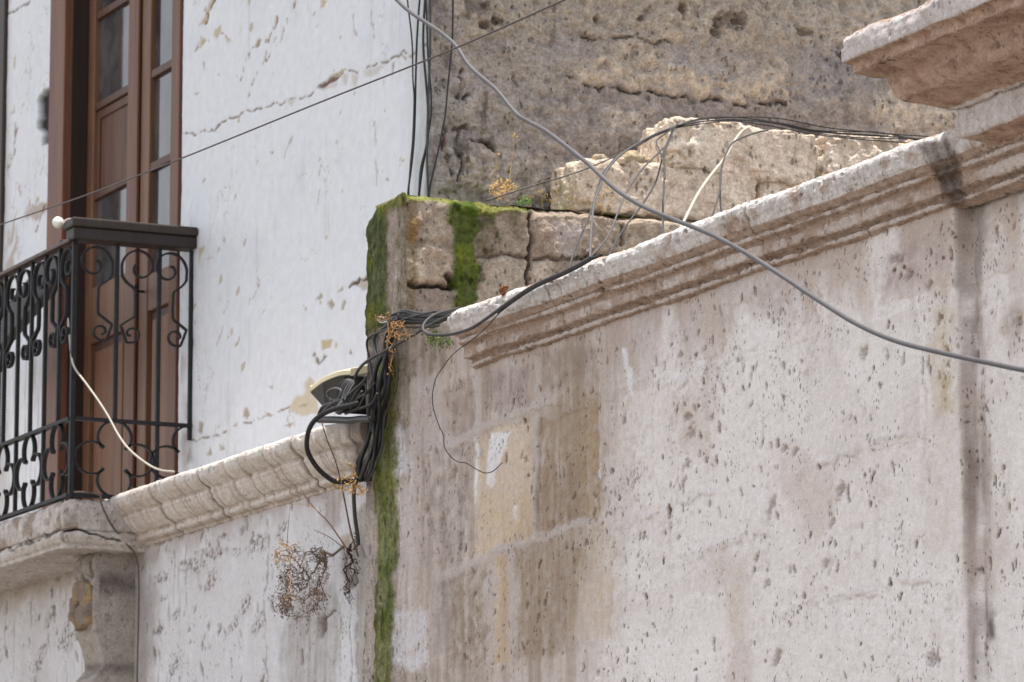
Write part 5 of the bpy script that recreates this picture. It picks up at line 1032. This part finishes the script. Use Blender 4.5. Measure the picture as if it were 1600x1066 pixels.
# junction cover with its tangle
jb = thing('junction_cover', 'cream topped black junction cover tilted on the end of the white house cornice', 'junction box', onX(530, 640, 4.98))
def jp(px_, py_, x): return onX(px_, py_, x)
A = [jp(485, 612, 4.93), jp(504, 598, 4.925), jp(528, 588, 4.93), jp(549, 586, 4.95)]; arc = spl(A, 6)
b = MB(); V = []; nA = len(arc)
dz = np.array([0, 0, 0.016]); bk = np.array([0.20, -0.03, 0.05])
for P_ in arc: V += [P_, P_ + dz, P_ + bk + dz, P_ + bk]
fs = []
for i in range(nA - 1):
    for k in range(4): fs.append((i * 4 + k, i * 4 + (k + 1) % 4, i * 4 + 4 + (k + 1) % 4, i * 4 + 4 + k))
fs += [(0, 1, 2, 3), (nA * 4 - 1, nA * 4 - 2, nA * 4 - 3, nA * 4 - 4)]
b.add(V, fs); b.build('lid', plain('cream_lid', (226, 214, 176), 0.5, 0, 0.08, 20), jb, bevel=0.003)
b = MB(); low = [jp(486, 615, 4.935), jp(509, 641, 4.955), jp(536, 646, 4.985), jp(549, 600, 4.97)]; top_ = [p - np.array([0, 0, 0.002]) for p in (A[0], arc[nA // 2 - 3], arc[-4], arc[-1])]
Vq = list(top_) + low + [p + np.array([0.16, 0, 0]) for p in top_] + [p + np.array([0.13, 0, 0]) for p in low]
b.add(Vq, [(0, 4, 5, 1), (1, 5, 6, 2), (2, 6, 7, 3), (8, 9, 13, 12), (9, 10, 14, 13), (10, 11, 15, 14), (0, 8, 12, 4), (3, 7, 15, 11), (4, 12, 13, 5), (5, 13, 14, 6), (6, 14, 15, 7)]); b.build('housing', plain('black_housing', (44, 42, 40), 0.5, 0, 0.2, 30), jb, bevel=0.002)
GT = 'tangled cables at the junction cover'; r_ = np.random.default_rng(9)
LT = ['uppermost', 'second', 'third', 'fourth', 'fifth', 'lowest']
for i in range(6):
    q = [(527 + i * 2.2, 622 + i), (530 + i * 3.4, 604 + i * 1.0), (541 + i * 2.8, 594 + i * 0.8), (551 + i * 1.6, 596 + i), (548 + i * 2.0, 610 + i * 2), (536 + i * 3, 626 + i * 1.2), (525 + i * 2, 634 + i)]
    wire('coiled_cable', LT[i] + ' grey cable of the coil wound through the junction cover', wpath(q, ('X', 4.90 - 0.006 * i), ('X', 4.92)), 0.0036, M_DGREY if i % 2 else M_BLACK, GT)
for i, (q, x, r, m, lb) in enumerate((
 ([(513, 622), (511, 614), (518, 608), (527, 607), (533, 611), (531, 620), (522, 626), (515, 622), (520, 634), (524, 642)], 4.885, 0.0034, M_GREY, 'pale ring of cable below the cream junction cover'),
 ([(505, 642), (520, 630), (538, 622), (556, 607), (568, 596), (572, 588)], 4.88, 0.004, M_DGREY, 'grey cable slanting up right past the junction cover'),
 ([(530, 644), (545, 634), (560, 622), (574, 613), (586, 598)], 4.89, 0.004, M_BLACK, 'black cable slanting from the tangle into the hanging bundle'),
 ([(540, 646), (556, 640), (570, 636), (582, 630), (590, 615)], 4.90, 0.005, M_BLACK, 'lowest black cable slanting from the tangle into the bundle'),
 ([(498, 648), (503, 638), (512, 632), (524, 630), (540, 634), (556, 628), (566, 612)], 4.895, 0.0055, M_BLACK, 'black cable curling round under the junction cover'),
 ([(498, 656), (522, 656), (545, 657), (562, 655), (582, 655)], 4.9, 0.0105, M_BLACK, 'thick black cable lying on the cornice under the tangle'),
 ([(548, 640), (552, 622), (562, 606), (570, 600), (572, 612), (566, 626), (558, 640)], 4.885, 0.003, M_DGREY, 'thin grey loop standing up beside the junction cover'))):
    wire('tangled_cable', lb, wpath(q, ('X', x)), r, m, GT)
b = MB(); c_ = jp(533, 636, 4.88); b.tube([c_ + np.array([0, 0.02, -0.012]), c_, c_ + np.array([0, -0.02, 0.012])], [0.012, 0.013, 0.010], 10); tag(b.build('cable_sleeve', M_GREY, None, True), 'stubby pale connector sleeve in the middle of the cable tangle', 'connector')
# cables at the balcony
wire('slab_cable', 'thin black cable over the balcony slab and down beside its carved bracket', np.concatenate([wpath([(60, 788), (111, 770), (145, 771), (158, 775)], ('X', 4.76), ('Y', YS - 0.03)), wpath([(158, 775), (158, 786), (174, 820), (196, 848), (210, 864), (216, 884)], ('Y', YS - 0.035), ('X', 5.005))[1:], wpath([(216, 884), (217, 920), (216, 980), (214, 1070), (214, 1120)], ('X', 5.005))[1:]]), 0.0029, plain('dull_cable', (92, 82, 76), 0.7), GS)
wire('white_wire', 'white wire sagging from the balcony post through the ironwork to the cornice', wpath([(104, 455), (105, 490), (109, 530), (112, 560), (118, 577), (135, 600), (155, 628), (170, 652), (184, 678), (198, 698), (215, 714), (235, 728), (252, 735), (272, 737)], ('X', 4.80), ('X', 4.93)), 0.0034, M_WHITE, GS)
kb = thing('insulator_knob', 'small ribbed white ceramic knob wired to the balcony rail corner', 'insulator', onX(91, 348, XB - 0.01))
c_ = onX(91, 348, XB - 0.03); ax = onX(101, 354, XB - 0.03) - onX(81, 342, XB - 0.03); ax /= np.linalg.norm(ax)
b = MB(); ts = np.linspace(-1, 1, 28); b.tube([c_ + ax * 0.026 * t for t in ts], [0.019 * math.sqrt(max(0.02, 1 - (abs(t) ** 2.4))) * (1 + 0.07 * math.sin(t * 16)) for t in ts], 16); b.build('knob', M_WHITEKNOB, kb, True)
b = MB(); b.tube(spl([onX(99, 350, XB - 0.03), onX(103, 344, XB - 0.02), onX(112, 342, XB), onX(119, 341.5, XB + 0.02)], 5), 0.0028, 8); b.build('tie_wire', M_WHITE, kb, True)
# dark plank leaning behind the railing
b = MB(); p0 = onX(-45, 578, 4.98); p1 = onX(104, 400, 4.90); d = (p1 - p0) / np.linalg.norm(p1 - p0); n_ = np.array([1, 0, 0.0]); m_ = np.cross(d, n_); m_ /= np.linalg.norm(m_); n_ = np.cross(m_, d)
V = [p + m_ * a * 0.062 + n_ * c * 0.02 for p in (p0, p1) for a in (-1, 1) for c in (-1, 1)]
b.add(V, [(0, 1, 3, 2), (4, 6, 7, 5), (0, 4, 5, 1), (2, 3, 7, 6), (0, 2, 6, 4), (1, 5, 7, 3)], S(24, 18, 18)); tag(b.build('leaning_plank', M_WOOD, bevel=0.004), 'dark plank leaning up behind the front balcony railing', 'plank')
# ------------------------------------------------------------------ plants
def plant(name, label, cat, root, pts, r0, r1, rgb, tips, seed, tipr=0.003, group=None, jag=0.3, tipn=1.0):
    """branches grown from root towards pts (world points); little seed heads at the ends"""
    r = np.random.default_rng(seed); t = thing(name, label, cat, root, group); b = MB(); h = MB()
    nodes = [np.array(root)]; kids = [0]; par = [-1]; pts = sorted(pts, key=lambda p: np.linalg.norm(p - nodes[0]))
    for p in pts:
        N = np.array(nodes); dd = np.linalg.norm(N - p, axis=1) + 0.35 * np.linalg.norm(N - nodes[0], axis=1) * 0.15; k = int(np.argmin(dd)); last = k; q0 = nodes[k]; L = np.linalg.norm(p - q0)
        m = max(1, int(L / 0.03))
        for i in range(1, m + 1):
            q = q0 + (p - q0) * i / m + (r.standard_normal(3) * L * 0.12 * jag if i < m else 0); nodes.append(q); par.append(last); kids.append(0); kids[last] += 1; last = len(nodes) - 1
    w = [1] * len(nodes)
    for i in range(len(nodes) - 1, 0, -1): w[par[i]] += w[i]
    W = w[0]
    for i in range(1, len(nodes)):
        ra = r1 + (r0 - r1) * (w[i] / W) ** 0.5; c = S(*rgb) * (0.7 + 0.6 * r.random()); b.tube([nodes[par[i]], nodes[i]], [ra, ra * 0.92], 4, c, False)
        if kids[i] == 0 and r.random() < tipn:
            for _ in range(r.integers(2, 5)):
                q = nodes[i] + r.standard_normal(3) * tipr * 2.6; s_ = tipr * r.uniform(0.6, 1.3); c = S(*tips[r.integers(len(tips))]) * (0.7 + 0.6 * r.random())
                h.add([q + np.array(v_) * s_ for v_ in ((1, 0, 0), (-1, 0, 0), (0, 1, 0), (0, -1, 0), (0, 0, 1.4), (0, 0, -1.4))], [(0, 2, 4), (2, 1, 4), (1, 3, 4), (3, 0, 4), (2, 0, 5), (1, 2, 5), (3, 1, 5), (0, 3, 5)], c)
    b.build('twigs', M_TWIG, t)
    if h.n: h.build('seed_heads', M_TWIG, t)  # loose seed heads scattered round the twig ends
def cloud(cx, cy, rx, ry, x, n, seed, dx=0.04, plane='X'):
    r = np.random.default_rng(seed); out = []
    while len(out) < n:
        a, c = r.uniform(-1, 1, 2)
        if a * a + c * c > 1: continue
        if plane == 'X': p = onX(cx + a * rx, cy + c * ry, x + r.uniform(-dx, dx))
        else: p = onY(cx + a * rx, cy + c * ry, x + r.uniform(-dx, dx))
        out.append(p)
    return out
root = onX(537, 854, 5.0)
rb = np.random.default_rng(77); clumps = []
for _ in range(80):
    a_, c_ = rb.uniform(-1, 1, 2)
    if a_ * a_ + c_ * c_ < 1.1: clumps += cloud(472 + a_ * 40 - c_ * 6, 912 + c_ * 56, rb.uniform(4, 12), rb.uniform(5, 14), 4.92 + rb.uniform(-0.05, 0.05), int(rb.integers(10, 24)), int(rb.integers(1e6)), 0.03)
pts = [onX(520, 868, 4.96), onX(503, 888, 4.93)] + clumps
pts_old = [] and cloud(478, 890, 32, 36, 4.92, 320, 1, 0.07) + cloud(464, 935, 32, 40, 4.92, 480, 2, 0.07) + cloud(488, 945, 24, 32, 4.93, 160, 3, 0.06) + cloud(508, 905, 20, 36, 4.95, 60, 4)
plant('dry_bush', 'dry brown bush with tiny twigs hanging from the lower white wall', 'plant', root, pts, 0.0042, 0.00036, (112, 94, 80), ((104, 84, 64), (92, 76, 62), (120, 96, 70), (70, 62, 50)), 5, 0.0019, jag=0.12, tipn=1.0)
plant('dry_bush', 'golden tipped dry sprig on the upper left of the brown wall bush', 'plant', onX(470, 885, 4.92), cloud(444, 864, 16, 18, 4.91, 40, 11) + cloud(436, 875, 10, 14, 4.91, 16, 12) + cloud(448, 925, 8, 14, 4.90, 10, 13), 0.0022, 0.0006, (168, 138, 100), ((190, 158, 114), (172, 140, 98)), 6, 0.0028)
plant('dry_roots', 'dark dead roots hanging below the conduit on the lower white wall', 'plant', onX(548, 850, 5.01), cloud(545, 900, 9, 46, 5.0, 70, 61, 0.015) + cloud(556, 870, 5, 40, 4.995, 30, 62, 0.012), 0.004, 0.0008, (66, 54, 46), ((78, 62, 52), (56, 48, 42)), 21, 0.002, jag=0.5)
def stalk(name, label, pts, x0, x1, r, rgb, tips=None):
    P = wpath(pts, ('X', x0), ('X', x1)); t = thing(name, label, 'plant', P[0], 'bare stalks on the lower white wall'); b = MB(); b.tube(P, np.linspace(r, r * 0.4, len(P)), 6, S(*rgb)); b.build('stalk', M_TWIG, t, True)
stalk('bare_stalk', 'long bare reddish stalk rising from the lower wall across the white house cornice', [(560, 870), (548, 830), (540, 790), (533, 755), (524, 720), (512, 690), (504, 665), (500, 650)], 5.0, 4.86, 0.003, (112, 84, 70))
stalk('bare_stalk', 'slanting bare stalk left of the reddish one', [(546, 864), (530, 840), (512, 815), (495, 798), (480, 780), (470, 764)], 5.0, 4.93, 0.0026, (134, 106, 84))
stalk('bare_stalk', 'pale curved grass stalk forking off the slanting stalk', [(497, 800), (488, 792), (478, 788), (466, 788), (455, 788)], 4.94, 4.92, 0.0018, (196, 162, 112))
stalk('bare_stalk', 'lowest bare twig pointing left above the brown bush', [(538, 858), (524, 846), (512, 838), (500, 832), (490, 828)], 5.0, 4.94, 0.0018, (126, 102, 84))
stalk('bare_stalk', 'short upright twig at the left above the brown bush', [(448, 862), (449, 840), (451, 815), (453, 792)], 4.92, 4.93, 0.0012, (120, 98, 84))
GOLD = ((184, 150, 102), (164, 130, 84), (194, 164, 118))
plant('golden_tuft', 'golden dry tuft hanging at the end of the white house cornice', 'plant', onX(552, 742, 4.93), cloud(540, 756, 26, 12, 4.90, 60, 21) + cloud(562, 766, 10, 10, 4.91, 18, 22) + cloud(553, 735, 5, 12, 4.91, 14, 23), 0.002, 0.0007, (190, 150, 96), GOLD, 7, 0.003, 'golden dry tufts')
plant('golden_tuft', 'golden brown dry tuft among the cables at the mossy corner', 'plant', onX(606, 504, 4.93), cloud(620, 515, 18, 14, 4.90, 46, 24) + cloud(610, 535, 10, 18, 4.90, 20, 25) + cloud(632, 525, 14, 8, 4.90, 16, 26) + cloud(612, 562, 6, 18, 4.92, 14, 27) + cloud(600, 498, 10, 6, 4.91, 10, 28), 0.002, 0.0007, (150, 114, 76), ((168, 130, 88), (140, 104, 68)), 8, 0.0026, 'golden dry tufts')
plant('golden_tuft', 'golden dry grass tuft on top of the mossy ledge', 'plant', onY(783, 310, Y1 + 0.05), cloud(786, 295, 20, 14, Y1 + 0.05, 90, 31, 0.03, 'Y') + [onY(x, y, Y1 + 0.06) for x, y in ((798, 262), (802, 235), (804, 210), (796, 280), (776, 262), (775, 240), (766, 275), (772, 284))], 0.002, 0.0008, (206, 168, 108), ((216, 180, 122), (200, 160, 100)), 9, 0.0026, 'golden dry tufts')
for i, (x, n, hgt, lb) in enumerate(((826, 8, 14, 'tiny yellow sprig right of the ledge grass tuft'), (848, 10, 22, 'small dry sprig in the middle of the ledge'), (868, 9, 24, 'taller dry sprig on the ledge before the long stone block'), (893, 7, 30, 'dry stems against the left end of the long stone block'))):
    plant('dry_sprig', lb, 'plant', onY(x, 322, Y1 + 0.05), [onY(x + dx_, 320 - hh, Y1 + 0.05) for dx_, hh in zip(np.random.default_rng(i).uniform(-8, 8, n), np.random.default_rng(i + 9).uniform(5, hgt, n))], 0.0012, 0.0007, (170, 136, 84), ((190, 156, 96), (150, 120, 70)), 40 + i, 0.0022, 'sprigs along the ledge')
plant('dry_sprig', 'straw sprig caught under the pale wire beside the long stone block', 'plant', onY(940, 335, Y1 - 0.0), cloud(945, 305, 14, 26, Y1 - 0.02, 34, 51, 0.02, 'Y'), 0.0014, 0.0007, (196, 166, 112), ((206, 176, 120), (180, 150, 96)), 12, 0.0022, 'sprigs along the ledge')
plant('green_weed', 'small bright green weed on the mossy ledge', 'plant', onY(820, 321, Y1 + 0.03), cloud(822, 315, 12, 5, Y1 + 0.03, 40, 52, 0.02, 'Y'), 0.0014, 0.0008, (96, 120, 60), ((110, 150, 70), (90, 128, 54), (130, 160, 90)), 13, 0.0026, tipn=1.0)
plant('green_weed', 'green moss tuft hanging under the cables by the broken cornice end', 'plant', onX(690, 520, 4.99), cloud(686, 532, 20, 10, 4.985, 70, 53, 0.012) + cloud(672, 522, 12, 6, 4.98, 20, 54, 0.01), 0.0014, 0.0009, (84, 104, 48), ((84, 110, 44), (70, 92, 38), (110, 130, 66)), 14, 0.0028, tipn=1.0)
# a curled dead leaf lying on the cornice
lf = MB(); c_ = onX(790, 456, 4.93); V = []; ff_ = []
for i, s_ in enumerate(np.linspace(-1, 1, 9)):
    for j, t_ in enumerate(np.linspace(-1, 1, 7)): V.append(c_ + np.array([-0.006 * t_ ** 2 * 2, -0.020 * s_ , 0.012 * t_ * (1 - s_ * s_ * 0.8) + 0.010 * abs(s_) ** 1.5 + 0.003 * math.sin(7 * s_ + 3 * t_)]))
for i in range(8):
    for j in range(6): ff_.append((i * 7 + j, i * 7 + j + 1, i * 7 + j + 8, i * 7 + j + 7))
lf.add(V, ff_, S(146, 96, 66)); o = lf.build('dead_leaf', M_TWIG, None, True); sdm = o.modifiers.new('body', 'SOLIDIFY'); sdm.thickness = 0.0015; tag(o, 'curled brown dead leaf lying on the near cornice', 'leaf')
